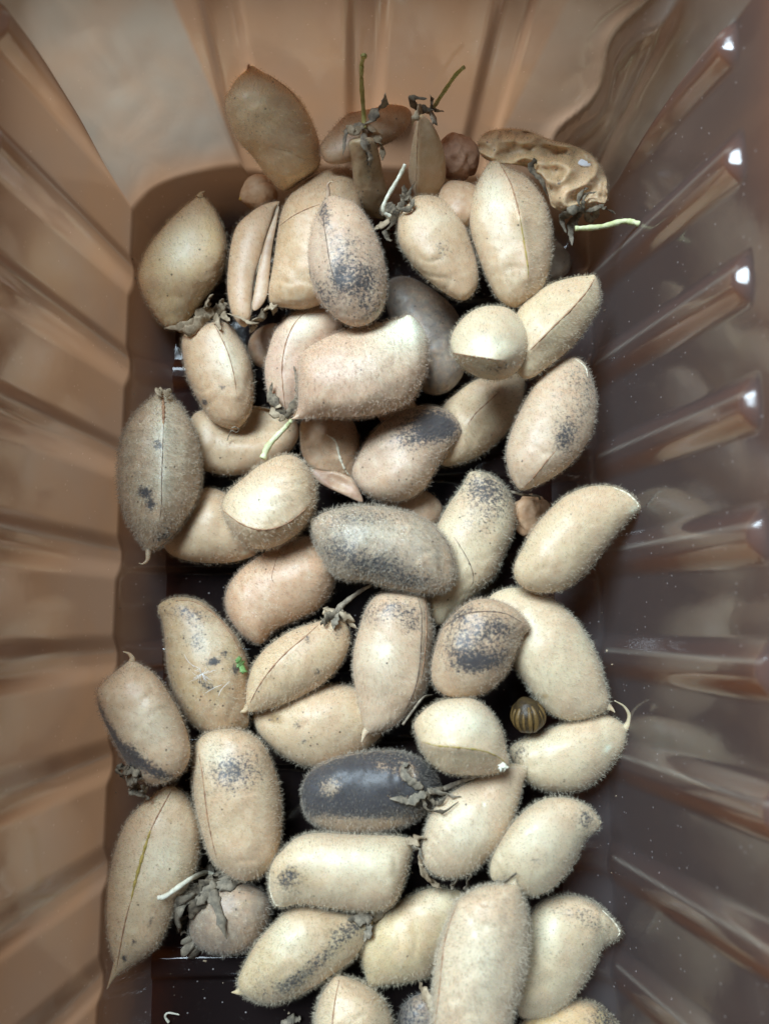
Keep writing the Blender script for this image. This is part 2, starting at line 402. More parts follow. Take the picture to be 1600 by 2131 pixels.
def shell(outl, A, B, kd=.86, N=84, K=64, tilt=0., arch=0., dents=(), ridges=(), crumple=0., seed=0.):
    """inflate a closed outline (photo pixels at its own distance) into a rounded body: returns u, v, h in pixels and faces"""
    Q = catmull(outl, 14, True)
    a, p, s0, s1, st, lo, hi, w0, w1 = stations(Q, A, B, N)
    c, r = (lo+hi)/2, (hi-lo)/2
    th = np.linspace(0, 2*np.pi, K, endpoint=False)
    rs = np.convolve(np.pad(r, 3, mode='edge'), np.ones(7)/7, 'valid'); rs = np.minimum(rs, r*1.15)
    L = s1-s0; rel = (st-(s0+s1)/2)/L
    W = c[:, None]+r[:, None]*np.cos(th)
    Hh = kd*rs[:, None]*np.sin(th)
    Sx = np.repeat(st[:, None], K, 1)
    u = np.concatenate([(A[0]+a[0]*Sx+p[0]*W).ravel(), [A[0]+a[0]*s0+p[0]*w0, A[0]+a[0]*s1+p[0]*w1]])
    v = np.concatenate([(A[1]+a[1]*Sx+p[1]*W).ravel(), [A[1]+a[1]*s0+p[1]*w0, A[1]+a[1]*s1+p[1]*w1]])
    h = np.concatenate([Hh.ravel(), [0, 0]])
    front = np.concatenate([np.repeat(sstep(-.05, .35, np.sin(th))[None, :], N-1, 0).ravel(), [0, 0]])
    rl = np.concatenate([np.repeat(rel[:, None], K, 1).ravel(), [-.5, .5]])
    R = r.max()
    for (x, y, rx, ry, ang, d) in dents:
        ca, sa = math.cos(math.radians(ang)), math.sin(math.radians(ang))
        ex = ((u-x)*ca+(v-y)*sa)/rx; ey = (-(u-x)*sa+(v-y)*ca)/ry
        h = h-front*d*np.exp(-np.minimum((ex**2+ey**2)**1.5, 40))
    for pts, amp, sig in ridges:
        q = catmull(pts, 10)
        dd = np.min(np.hypot(u[:, None]-q[None, :, 0], v[:, None]-q[None, :, 1]), 1)
        h = h+front*amp*np.exp(-dd/sig)
    nz = np.array([noise.noise(Vector((x*.011+seed, y*.011, z*.011))) for x, y, z in zip(u, v, h)])
    n2 = np.array([noise.noise(Vector((x*.035+seed, y*.035, z*.035+5))) for x, y, z in zip(u, v, h)])
    nw = np.array([abs(noise.noise(Vector((x*.019+seed*2, y*.019, z*.019+2)))) for x, y, z in zip(u, v, h)])
    h = h+R*(.085*nz+.025*n2-.045*np.maximum(0, .16-nw)/.16*np.clip(nz+.35, 0, 1))*np.sign(h+.001)
    if crumple:
        n3 = np.array([noise.noise(Vector((x*.022+seed, y*.022, z*.022+9))) for x, y, z in zip(u, v, h)])
        n4 = np.array([noise.noise(Vector((x*.06+seed, y*.06, z*.06+3))) for x, y, z in zip(u, v, h)])
        h = h*(1-crumple*.25)+R*crumple*((.5-1.6*np.abs(n3))+.35*(.4-1.2*np.abs(n4)))*front
    h = h+arch*R*(1-(2*rl)**2)
    idx = np.arange(K); nx = (idx+1) % K
    fq = [np.stack([i*K+idx, i*K+nx, (i+1)*K+nx, (i+1)*K+idx], 1) for i in range(N-2)]
    e0 = (N-1)*K; lastr = (N-2)*K
    tri = [[int(nx[k]), int(idx[k]), e0] for k in range(K)]+[[lastr+int(idx[k]), lastr+int(nx[k]), e0+1] for k in range(K)]
    return u, v, h, rl, front, np.vstack(fq), tri, R

def solid(name, u, v, z, quads, tri, mat, parent, origin, stain=None):
    V = P(u, v, z)
    faces = quads.tolist()+tri
    o = mesh_obj(name, V, faces, mat, parent, origin)
    if stain is not None:
        at = o.data.color_attributes.new('stain', 'FLOAT_COLOR', 'POINT')
        at.data.foreach_set('color', np.column_stack([stain, np.ones(len(stain))]).astype(np.float32).ravel())
    return o, V

def add_fuzz(V, quads, count, length, tint, parent, origin, k, mean, stain):
    a, b, c, d = (V[quads[:, i]] for i in range(4))
    nrm = np.cross(c-a, d-b); ar = np.linalg.norm(nrm, axis=1); nrm /= ar[:, None]+1e-12
    cen = V.mean(0)
    flip = np.sign(np.einsum('ij,ij->i', nrm, (a+c)/2-cen)); flip = np.sign(flip.sum()) or 1
    nrm *= flip
    up = (nrm[:, 2] > -.55)
    pr = ar*up; pr /= pr.sum()
    f = RNG.choice(len(quads), count, p=pr)
    s, t = RNG.random(count)[:, None], RNG.random(count)[:, None]
    base = (a[f]*(1-s)+b[f]*s)*(1-t)+(d[f]*(1-s)+c[f]*s)*t
    lean = np.array([[math.cos(mean), math.sin(mean), 0]])*.35
    dr = nrm[f]*1.0+RNG.normal(0, .33, (count, 3))+lean
    dr /= np.linalg.norm(dr, axis=1)[:, None]
    ln = length*(.2+.95*RNG.random(count)**1.6)[:, None]
    side = np.cross(dr, RNG.normal(0, 1, (count, 3))); side /= np.linalg.norm(side, axis=1)[:, None]
    wd = .06/k
    bend = RNG.normal(0, .25, (count, 3))*ln
    V2 = np.concatenate([base-side*wd-dr*.01, base+side*wd-dr*.01, base+dr*ln*.55+side*wd*.55, base+dr*ln+bend], 0)
    i = np.arange(count)
    fq = np.concatenate([np.stack([i, i+count, i+2*count], 1), np.stack([i, i+2*count, i+3*count], 1)], 0)
    o = mesh_obj('fuzz', V2, fq, M_FUZZ, parent, origin, smooth=False)
    at = o.data.attributes.new('grime', 'FLOAT', 'POINT'); at.data.foreach_set('value', np.tile(np.clip(stain[quads[f, 0], 0], 0, 1), 4).astype(np.float32))
    o['kind'] = 'stuff'; o['tint'] = list(tint)
    return o

def on_heap(pts, lift, zmid, n=8, follow=1.0, ends=None, wall=False):
    """lay a pixel polyline over whatever lies below it; lift in cm above, ends adds height from start to end"""
    q = catmull(pts, n)
    z = np.maximum(hm_at(q[:, 0], q[:, 1]), zmid-.25)
    z = np.minimum(z, zmid+1.9)
    z = zmid+(z-zmid)*follow
    if wall: z = np.maximum(z, hm_at(q[:, 0], q[:, 1])+.12)
    kk = min(9, len(z)//2*2-1)
    if kk >= 3: z = np.convolve(np.pad(z, kk//2, mode='edge'), np.ones(kk)/kk, 'valid')
    t = np.linspace(0, 1, len(z))
    z = z+lift
    if ends: z = z+ends[0]*(1-t)+ends[1]*t
    return q, z

def strand(name, pts, mat, r0, r1, parent, origin, zmid, lift=.05, flat=1., k=7, ends=None, leaf=False, follow=1., wall=False):
    q, z = on_heap(pts, lift, zmid, 8, follow, ends, wall)
    t = np.linspace(0, 1, len(q)); s = sc(zmid); ph = pts[0][0]*.7+pts[-1][1]
    if leaf:
        q = q+np.stack([np.sin(t*9+ph), np.cos(t*11+ph*1.3)], 1)*2.2*np.sin(np.pi*t)[:, None]
        z = z+.06*np.sin(t*8+ph)*t
    V = P(q[:, 0], q[:, 1], z)
    if leaf: rad = (r0*np.sin(np.pi*np.clip(t*.82+.18, 0, 1))**.8+.35)/s
    else: rad = (r0+(r1-r0)*t)/s
    rad = rad*(1+.10*np.sin(t*23+pts[0][0])+.06*np.sin(t*61))
    if leaf: rad = rad*(1+.22*np.sin(t*17+ph)+.15*np.sin(t*41+ph*2))
    Vt, f = tube(V, rad, k, flat, (math.sin(ph)*.7, math.cos(ph)*.7, 1) if leaf else (0, 0, 1))
    return mesh_obj(name, Vt, f, mat, parent, origin)

SEAM_MATS = {'b': M_SEAM, 'g': M_SEAMG, 'd': M_SEAMD, 'w': M_SEAMW}
CREAM = (.66, .53, .34); PEACH = (.62, .43, .27); OLIVE = (.84, .67, .38); BUFF = (.56, .42, .26); GREYB = (.40, .32, .225)
GREY = (.25, .21, .18); PALE = (.71, .63, .43); GREEN = (.66, .62, .32); PINK = (.63, .465, .345)
PODS = {}
# soft shells give a little where they lean on one another
GIVE = dict(far_leaner=.6, behind_speckled=.8, twin_seam=.8, speckled_up=.6, boxy=.7, calyx_top=.5, two_face=.5, right_leaf=.4, end_on=.5, right_grey=.4, slim_right=.6, dusky_tip=.3, banana=.3)
def pod(key, label, crop, outl, A, B, tint=CREAM, kd=.86, tilt=0., arch=.0, lift=0., tol=.14, specks=.12, dots=0., dusty=0.,
        stains=(), dents=(), seams=(), ridge=3.0, beak=None, sepals=(), stems=(), fuzz=4200, flen=8.0, crumple=0., part_of=None,
        name='chickpea_pod', part='shell', cat='pod', mat=None, extra=None, group=GROUP):
    ox, oy, cs = CROPS[crop]; tol = GIVE.get(key, tol)
    T = lambda pts: np.array([(ox+x*cs, oy+y*cs) for x, y in pts], float)
    outl, (A, B) = T(outl), T([A, B])
    dn = [(ox+x*cs, oy+y*cs, rx*cs, ry*cs, an, d*cs) for x, y, rx, ry, an, d in dents]
    sm = [(T(s[1]), s[0]) + tuple(s[2:]) for s in seams]
    u, v, h, rl, front, quads, tri, R = shell(outl, A, B, kd, 84, 64, 0, arch, dn, [(s[0], (s[2] if len(s) > 2 else ridge)*1.5, 15.) for s in sm], crumple, seed=sum(map(ord, key))*1.7)
    ln = np.linalg.norm(B-A)
    zc = 1.6
    for _ in range(3):
        s = sc(zc); loc = h/s+tilt*rl
        zc, cells = hm_drop(u, v, loc, tol); zc += lift
    if part_of: zc = min(zc, PODS[part_of]['zc']+.35)
    s = sc(zc); loc = h/s+tilt*rl
    np.maximum.at(HM, (cells[0], cells[1]), zc+cells[2])
    st = np.zeros((len(u), 3))
    for (x, y, rx, ry, an, amt, ch) in stains:
        x, y, rx, ry = ox+x*cs, oy+y*cs, rx*cs, ry*cs
        if ch == 'm' and amt > 0: rx, ry, amt = rx*1.22, ry*1.22, amt*.86
        ca, sa = math.cos(math.radians(an)), math.sin(math.radians(an))
        e = (((u-x)*ca+(v-y)*sa)/rx)**2+((-(u-x)*sa+(v-y)*ca)/ry)**2
        st[:, 'moy'.index(ch) if ch in 'moy' else 2] += amt*np.exp(-e)*(.12+.88*front)
    if part_of:
        root, org = PODS[part_of]['root'], PODS[part_of]['org']
    else:
        org = P(outl[:, 0].mean(), outl[:, 1].mean(), zc)
        root = setp(empty(name, org), label, cat, group)
    o, V = solid(part, u, v, zc+loc, quads, tri, mat or M_POD, root, org, np.clip(st, 0, 1.6))
    o['tint'] = [tint[0]*.86, tint[1]*.775, tint[2]*.74]; o['params'] = [specks, dots, dusty]
    if not part_of: PODS[key] = dict(root=root, org=org, zc=zc, s=s, hi=zc+loc.max())
    mean = RNG.random()*6.28
    if fuzz: add_fuzz(V, quads, int(2.7*fuzz*ln*R/(280*80)), flen/s, tint, root, org, s, mean, st)
    if sm or beak or extra:
        bv = BVHTree.FromPolygons([tuple(x) for x in V], quads.tolist()+tri)
    for sg in sm:
        q = catmull(sg[0], 14); pts = []
        for x, y in q:
            hit = bv.ray_cast(*ray(x, y))
            if hit[0]: pts.append(np.array(hit[0])+np.array([0, 0, .1/s]))
        if len(pts) > 6:
            pts = np.array(pts); t = np.linspace(0, 1, len(pts)); wd = sg[3] if len(sg) > 3 else 1.5
            jit = 1+.25*np.sin(t*37+sg[0][0][0])+.15*np.sin(t*91)
            Vt, f = tube(pts, wd/s*np.sin(np.pi*np.clip(t*.92+.06, 0, 1))**.5*jit, 6)
            mesh_obj('seam', Vt, f, SEAM_MATS[sg[1]], root, org)
    if beak is not None:
        q = catmull(T(beak[0]), 8); t = np.linspace(0, 1, len(q))
        e = np.linalg.norm(B-q[0]) < np.linalg.norm(A-q[0])
        zb = zc+tilt*(.5 if e else -.5)
        Vb = P(q[:, 0], q[:, 1], zb+t*(beak[2] if len(beak) > 2 else .05))
        r0 = beak[1] if len(beak) > 1 else 6.
        Vt, f = tube(Vb, (r0*(1-t)**1.3+1.1)/s, 10)
        bo = mesh_obj('beak', Vt, f, M_POD, root, org)
        bo['tint'] = [tint[0]*.80, tint[1]*.72, tint[2]*.66]; bo['params'] = [.1, 0, .15]
    zm = zc
    for sp in sepals:       # (points, material, half width, options)
        op = sp[3] if len(sp) > 3 else {}
        strand('sepal', T(sp[0]), sp[1], sp[2]*1.35, 1., root, org, zm+op.get('dz', 0), op.get('lift', .06), .28, 8, op.get('ends'), True)
    for sp in stems:
        op = sp[4] if len(sp) > 4 else {}
        strand('stem', T(sp[0]), sp[1], sp[2], sp[3], root, org, zm+op.get('dz', 0), op.get('lift', .05), 1., 9, op.get('ends'), False, op.get('follow', 1.), op.get('wall', False))
    return root

def seed_mesh(px, py, R, spin, rng_seed, wrinkle=.05):
    n, m = 40, 56
    th = np.linspace(0, np.pi, n)[1:-1]; ph = np.linspace(0, 2*np.pi, m, endpoint=False)
    T_, Ph = np.meshgrid(th, ph, indexing='ij')
    d = np.stack([np.sin(T_)*np.cos(Ph), np.sin(T_)*np.sin(Ph), np.cos(T_)], -1).reshape(-1, 3)
    d = np.vstack([d, [[0, 0, 1], [0, 0, -1]]])
    r = np.ones(len(d))
    ax = np.array([math.cos(spin), math.sin(spin), .25]); ax /= np.linalg.norm(ax)
    si = np.cross(ax, [0, 0, 1]); si /= np.linalg.norm(si)
    r += .20*np.exp(-((1-d @ ax)/.10))                       # the little beak
    r -= .13*np.exp(-(d @ si)**2/.012)*np.clip(.35-d @ ax, 0, 1)   # cleft at the back
    for i in range(len(d)):
        vv = Vector(d[i]*1.6)+Vector((rng_seed, 0, 0))
        r[i] += wrinkle*(1-2.6*abs(noise.noise(vv)))+wrinkle*.5*noise.noise(vv*2.6)
    idx = np.arange(m); nx = (idx+1) % m
    fq = np.vstack([np.stack([i*m+idx, (i+1)*m+idx, (i+1)*m+nx, i*m+nx], 1) for i in range(n-3)])
    e = (n-2)*m
    tri = [[int(idx[k]), int(nx[k]), e] for k in range(m)]+[[(n-3)*m+int(nx[k]), (n-3)*m+int(idx[k]), e+1] for k in range(m)]
    return d*r[:, None]*R, fq, tri
def chickpea(label, px, py, R, mat, spin, seed, wr=.05, lift=0., beakc=None, name='chickpea', cat='chickpea', tol=.12):
    D, fq, tri = seed_mesh(px, py, R, spin, seed, wr)
    zc = 1.
    for _ in range(3):
        s = sc(zc); zc, cells = hm_drop(px+D[:, 0], py-D[:, 1], D[:, 2]/s, tol)
    zc += lift
    np.maximum.at(HM, (cells[0], cells[1]), zc+cells[2])
    org = P(px, py, zc); root = setp(empty(name, org), label, cat)
    mesh_obj('seed_coat', org+D/s, fq.tolist()+tri, mat, root, org)
    if beakc is not None:
        ax = np.array([math.cos(spin), math.sin(spin), .25]); ax /= np.linalg.norm(ax)
        t = np.linspace(0, 1, 10)[:, None]; b = org+(ax*(.95+.36*t)*R+np.array([0, 0, -.10])*R*t*t)/s
        Vt, f = tube(b, R*.20*(1-t[:, 0]**2*.75)/s, 12); mesh_obj('beak', Vt, f, beakc, root, org)
    return root, org, s, zc

# ------------------------------------------------------------------ the heap, from the bottom up
pod('behind', 'pale blurred pod lying flat against the far wall, behind the two stalked slender pods', 1,
    [(1110,600),(1180,500),(1260,420),(1350,370),(1450,340),(1560,340),(1610,390),(1600,480),(1530,560),(1400,620),(1260,690),(1150,690)], (1115,640), (1605,400),
    (.56, .37, .22), fuzz=2500, specks=.05, tol=.7)
chickpea('reddish brown wrinkled chickpea lying loose at the far wall beside the crumpled shell', 953, 330, 46, M_CHICKR, 2.2, 3.1, .09)
pod('hidden', 'mostly hidden tan pod wedged under the large two-faced pod near the far wall', 2,
    [(470,800),(560,790),(640,820),(690,900),(640,1010),(560,1060),(470,1020),(430,900)], (470,820), (650,1010), (.55, .37, .22), fuzz=1500)
pod('grey_far', 'small dull grey pod half hidden at the right beside the large two-faced pod', 2,
    [(1010,1110),(1080,1120),(1130,1160),(1168,1230),(1150,1300),(1080,1340),(1000,1335),(960,1220)], (1020,1120), (1120,1335), (.33, .285, .22), dusty=.4, fuzz=1500)
pod('grey_big', 'dusty dark grey pod lying deep behind the boxy two-tone pod', 4,
    [(80,60),(170,40),(270,80),(370,150),(440,220),(490,320),(510,450),(490,580),(420,670),(330,700),(240,660),(180,560),(120,400),(70,230),(55,130)], (110,45), (380,695),
    GREY, dusty=.75, specks=.35, fuzz=3000, flen=5, stains=[(340,300,50,80,20,.3,'m'),(120,150,60,60,0,.25,'m')])
pod('under_mid', 'brown pod deep in the middle, mostly hidden under the speckled grey pod', 4,
    [(40,1300),(110,1240),(200,1220),(300,1240),(370,1310),(360,1400),(280,1470),(150,1480),(60,1430),(20,1370)], (40,1380), (370,1330), (.45, .31, .20), fuzz=2500, dusty=.2)
chickpea('dark tan chickpea peeping out under the boxy two-tone pod', 822, 848, 42, M_CHICK, -.6, 8.2, .04)
chickpea('orange-tan wrinkled chickpea beside the pod with a white edged tip at right', 1105, 1072, 41, M_CHICK, -1.8, 1.4, .10, .25, M_CHICK)
pod('scrap', 'small peach pod tucked under the calyx of the splayed open shell', 3,
    [(790,340),(800,280),(840,230),(900,200),(950,200),(980,260),(960,360),(920,430),(860,440),(810,400)], (830,420), (940,210), (.58, .36, .22), fuzz=1200)
chickpea('smooth pinkish chickpea with a golden beak by the left of the far wall', 541, 402, 37, M_CHICK, 3.6, 5.5, .03, .5, M_GOLD)

pod('low_left', 'pale pod lying low at left between the brown downy pod and the egg-shaped pod', 3,
    [(380,1260),(450,1180),(530,1115),(620,1115),(720,1180),(800,1280),(855,1390),(840,1470),(780,1500),(690,1522),(580,1526),(460,1512),(370,1482),(325,1430),(340,1340)], (335,1380), (850,1420),
    CREAM, specks=.2, fuzz=2600, stains=[(770,1470,25,10,-20,1.,'y')])
pod('bowl', 'hollow bowl-like half shell lying open below the pod with the long curled calyx', 3,
    [(470,740),(500,690),(580,665),(700,660),(850,655),(970,690),(1060,740),(1068,830),(1010,920),(920,990),(800,1028),(680,1038),(580,1022),(520,990),(490,900),(470,810)], (470,820), (1066,800),
    (.60, .47, .30), kd=.7, specks=.1, fuzz=2600, dents=[(840,735,190,100,-6,105)], part='valve')
pod('low_mid', 'cream pod with a brown stained end lying under the pod with a hairline seam', 5,
    [(930,890),(1030,840),(1150,780),(1300,735),(1440,735),(1560,790),(1640,890),(1640,1000),(1570,1080),(1460,1150),(1330,1190),(1200,1180),(1080,1120),(990,1040),(940,970)], (935,920), (1645,950),
    CREAM, specks=.3, stains=[(1040,920,60,35,15,.9,'o'),(1170,960,18,14,0,.7,'m'),(1205,1045,22,12,0,.6,'m'),(1040,925,40,22,0,.45,'m')])
pod('open_low', 'opened tan shell with a folded lip in the middle of the tray', 3,
    [(1085,740),(1160,715),(1250,705),(1350,715),(1395,790),(1408,880),(1395,970),(1365,1055),(1280,1035),(1190,1020),(1130,990),(1090,920),(1078,830)], (1240,708), (1275,1045),
    PEACH, kd=.62, specks=.08, fuzz=3000, part='valve', dents=[(1180,930,60,90,0,30),(1250,1000,60,40,0,22)], seams=[('w',[(1225,812),(1275,850),(1300,940),(1330,1010),(1362,1050)],9,2.6)])  # pale strand along the lip: its lit edge put into colour, no seam
pod('open_low2', None, 3, [(1140,1005),(1220,1015),(1300,1020),(1375,1060),(1425,1165),(1410,1185),(1330,1150),(1230,1105),(1165,1060)], (1145,1010), (1420,1178),
    (.40,.25,.17), kd=.35, fuzz=900, part='valve', part_of='open_low', dents=[(1290,1075,80,30,25,20)], specks=.2)
pod('low_right', 'cream pod with a pinched hollow in its flank under the round end-on pod', 4,
    [(380,760),(450,690),(560,615),(680,580),(780,575),(828,610),(825,690),(810,780),(750,880),(680,960),(590,1030),(480,1078),(380,1092),(320,1030),(330,900)], (825,600), (345,1080),
    CREAM, specks=.1, dents=[(540,720,75,60,-40,34),(640,660,50,35,-40,10)], seams=[('b',[(690,680),(620,745),(560,800),(515,860)],4,1.2)])
pod('banana', 'tall curved pod with a dark freckled top, a fine thread lying over its belly', 0,
    [(979,982),(1012,984),(1042,1002),(1065,1036),(1073,1074),(1067,1111),(1050,1152),(1028,1200),(985,1240),(945,1275),(915,1300),(893,1275),(888,1220),(900,1150),(908,1100),(930,1055),(955,1020),(968,1000)], (990,982), (910,1300),
    PALE, specks=.35, stains=[(1000,1010,45,30,0,.5,'m'),(1035,1050,40,50,0,.40,'m'),(985,1090,30,40,0,.2,'m')], seams=[('d',[(945,1118),(962,1145),(978,1175),(985,1205),(978,1222)],0,.8)], dots=.3)
pod('dark_bottom', 'dark grey mouldy pod at the frame bottom edge, with a tan pointed sepal', 0,
    [(830,2110),(845,2085),(870,2068),(900,2060),(930,2080),(930,2150),(905,2200),(850,2210),(824,2150)], (850,2075), (880,2210), (.22,.195,.17), dusty=.6, fuzz=3500,
    stains=[(850,2110,40,50,0,.5,'m')], sepals=[([(905,2110),(893,2085),(880,2062),(872,2042)], M_CALT, 7, {'lift': .5})])
pod('corner_bottom', 'yellowish pod with a grey end, cut off at the frame bottom right corner', 0,
    [(1085,2130),(1115,2105),(1150,2092),(1190,2082),(1230,2085),(1262,2105),(1287,2140),(1282,2190),(1200,2225),(1110,2215),(1075,2170)], (1080,2160), (1287,2150), (.60,.46,.22), tol=.2,
    stains=[(1265,2120,35,50,0,.65,'m'),(1210,2110,50,30,0,.4,'o')])
pod('edge_pod', 'cream pod with a purplish grey streak beside the right wall, trailing a fine thread', 6,
    [(880,1050),(950,1000),(1060,960),(1180,910),(1300,875),(1400,870),(1470,910),(1503,960),(1490,1050),(1440,1120),(1370,1200),(1270,1270),(1150,1288),(1040,1270),(960,1220),(895,1130)], (880,1090), (1500,955),
    PALE, specks=.08, stains=[(920,1070,50,80,20,.42,'m'),(1230,1190,170,22,-30,.22,'m'),(1405,1050,22,12,-40,1.5,'y')], beak=([(1490,950),(1515,915),(1518,870),(1490,825),(1440,795)],7,.3))
pod('big_right', 'large smooth pale pod leaning by the right wall with a pinched lower tip', 6,
    [(770,240),(850,195),(950,190),(1060,220),(1150,280),(1240,370),(1310,480),(1360,590),(1390,700),(1412,800),(1390,850),(1290,892),(1200,900),(1110,870),(1030,800),(960,700),(900,600),(880,500),(850,400),(780,320)], (800,225), (1340,890),
    PALE, specks=.05, stains=[(1240,690,60,35,10,.30,'o'),(1070,770,28,24,0,.7,'o'),(900,260,90,50,0,.35,'o')], beak=([(1395,820),(1425,840),(1442,858)],8,.05))
root_, org_, s_, z_ = chickpea('small round seed striped yellow and brown in the gap at right', 1098, 1490, 34, M_STRIPE_D, 1.9, 2.2, .03, .0, None, 'striped_seed', 'seed')
for k in range(15):
    a = k*2*math.pi/15; pol = np.array([-.12, .93, .35]); pol /= np.linalg.norm(pol); e1 = np.cross(pol, [0, 0, 1.]); e1 /= np.linalg.norm(e1); e2 = np.cross(pol, e1)
    t = np.linspace(.22, 2.8, 18); dd = np.cos(t)[:, None]*pol+np.sin(t)[:, None]*(math.cos(a)*e1+math.sin(a)*e2)
    Vt, f = tube(org_+dd*31.5/s_, (5.1+1.*math.sin(k*2.3))*np.sin(t)**.8/s_, 8); mesh_obj('stripe', Vt, f, M_STRIPE_L, root_, org_)
pol = np.array([-.12, .93, .35]); pol /= np.linalg.norm(pol)
Vt, f = tube(org_+pol*34/s_*np.linspace(.9, 1.1, 5)[:, None], np.array([10, 9, 8, 7, 4])/s_, 10); mesh_obj('stalk_scar', Vt, f, M_CALD, root_, org_)

pod('crumpled', 'crumpled papery torn shell with spiky dark calyx and green stalk at the far right', 2,
    [(650,580),(700,520),(800,500),(920,510),(1050,560),(1150,585),(1260,630),(1325,700),(1368,800),(1358,910),(1290,940),(1200,935),(1130,960),(1060,930),(1035,850),(1000,780),(930,720),(850,700),(740,690),(670,650)], (655,590), (1345,860),
    (.84,.62,.34), kd=.62, crumple=.45, specks=.4, fuzz=3500, flen=6, stains=[(950,690,60,50,0,.5,'o'),(1120,780,110,80,0,.6,'o'),(1100,800,20,25,0,.5,'m'),(1160,640,40,20,0,.5,'m')],
    dents=[(1230,690,75,40,5,38)],
    sepals=[([(1240,950),(1190,990),(1170,1060),(1172,1150)], M_CALG, 8), ([(1240,950),(1160,960),(1120,1000),(1140,1080)], M_CALG, 7), ([(1250,960),(1310,940),(1360,940),(1415,975)], M_CALD, 4),
            ([(1240,950),(1230,890),(1270,860),(1310,850)], M_CALD, 3, {'lift': .15}), ([(1240,960),(1280,1000),(1310,960),(1330,930)], M_CALT, 6), ([(1230,960),(1210,900),(1250,830),(1240,845)], M_CALD, 3, {'lift': .15}),
            ([(970,670),(950,720),(1000,790),(1040,880)], M_CALD, 6, {'lift': .1})],
    stems=[([(1190,1055),(1260,1052),(1350,1042),(1450,1016),(1500,1018),(1545,1030)], M_STEMG, 5.5, 6.5, {'lift': .5, 'follow': .2})])
pod('crumpled_in', None, 2, [(1205,690),(1225,668),(1255,660),(1285,672),(1300,692),(1280,708),(1250,714),(1222,708)], (1205,692), (1300,690), (.8,.8,.85), kd=.6, fuzz=0, part='lining', part_of='crumpled', mat=M_WHITE)
pod('left_yellow', 'olive yellow pod with a pointed top leaning against the left wall', 1,
    [(450,865),(530,960),(585,1090),(592,1200),(560,1320),(480,1430),(400,1540),(330,1612),(240,1590),(160,1480),(113,1370),(108,1290),(150,1170),(240,1050),(340,950),(415,890)], (455,870), (290,1612),
    OLIVE, tilt=-.6, specks=.35, stains=[(330,1150,130,110,-50,.6,'y'),(280,1560,120,60,20,.3,'o'),(170,1350,60,120,0,.25,'o')], beak=([(445,885),(452,862),(470,848)],9))
pod('far_leaner', 'big olive cream pod propped upright against the far wall, its tip pointing up', 1,
    [(700,100),(770,170),(870,230),(980,320),(1060,450),(1110,600),(1100,720),(1010,790),(910,847),(830,780),(740,660),(650,560),(595,430),(588,340),(630,250),(682,170)], (700,130), (965,825),
    (.90,.71,.43), tilt=-1.8, specks=.12, stains=[(760,470,150,120,40,.18,'m'),(1000,560,60,150,-15,.35,'o')], seams=[('b',[(740,150),(860,228),(960,310),(1040,430)],2,1.0)], beak=([(700,135),(697,110),(690,85)],5))
pod('slim_left', 'slender shrivelled pod with grey calyx and an upright yellow stalk near the far wall', 1,
    [(1270,580),(1340,550),(1410,560),(1440,650),(1460,760),(1495,880),(1485,990),(1400,990),(1330,930),(1300,820),(1285,700)], (1340,560), (1430,985),
    (.46,.35,.19), kd=.8, tilt=-1.6, crumple=.12, specks=.3, fuzz=2000, flen=5, stains=[(1375,640,25,120,-5,.62,'m'),(1400,900,60,80,0,.5,'o'),(1330,860,25,60,0,.3,'m')],
    sepals=[([(1350,480),(1290,490),(1255,540),(1235,650)], M_STEMB, 6, {'ends': (.3,.1)}), ([(1355,480),(1400,440),(1460,370),(1472,300)], M_STEMB, 7, {'ends': (.3,.7)}), ([(1355,480),(1360,560),(1385,660),(1385,720)], M_STEMB, 7),
            ([(1360,480),(1420,530),(1450,600),(1455,680)], M_CALT, 7), ([(1350,490),(1300,520),(1270,500),(1255,480)], M_CALT, 6, {'ends': (.3,.3)})],
    stems=[([(1355,500),(1350,400),(1340,250),(1340,150),(1352,95)], M_STEMY, 5.2, 4.4, {'dz': .4, 'wall': True}), ([(1352,105),(1352,92)], M_STEMY, 6.2, 6.2, {'dz': .4, 'wall': True})])
pod('slim_right', 'slender flat pod with a looped calyx and slanting yellow stalk near the far wall', 2,
    [(330,425),(390,465),(440,555),(468,650),(472,760),(460,880),(400,910),(320,890),(270,780),(275,660),(295,540)], (350,430), (390,905),
    (.58,.43,.25), kd=.7, tilt=-1.6, specks=.1, fuzz=2000, flen=5, dents=[(280,700,32,200,0,22)], seams=[('b',[(325,440),(316,560),(312,700),(308,860)],7,1.0)],
    sepals=[([(390,400),(340,390),(285,360),(300,330),(370,335)], M_STEMB, 6, {'ends': (.3,.5)}), ([(390,390),(400,350),(385,310)], M_STEMB, 4, {'ends': (.3,.5)}), ([(390,390),(400,430),(405,480)], M_STEMB, 9), ([(390,390),(430,400),(462,408)], M_STEMB, 4, {'ends': (.3,.3)}),
            ([(380,400),(330,400),(300,440),(290,490)], M_CALT, 6, {'ends': (.2,.1)})],
    stems=[([(405,385),(430,345),(480,270),(530,200),(575,158)], M_STEMY, 4.6, 4.2, {'dz': .4, 'wall': True})])
pod('behind_speckled', 'broad tan pod with a curved cross line, half behind the black-speckled upright pod', 1,
    [(1290,730),(1180,722),(1060,770),(960,850),(900,950),(870,1100),(850,1250),(825,1400),(840,1475),(920,1495),(1050,1500),(1200,1420),(1300,1250),(1340,1000),(1330,820)], (1260,725), (900,1500),
    (.58,.415,.235), specks=.08, seams=[('b',[(885,1040),(960,985),(1040,945),(1110,920)],2,1.2)], fuzz=3000)
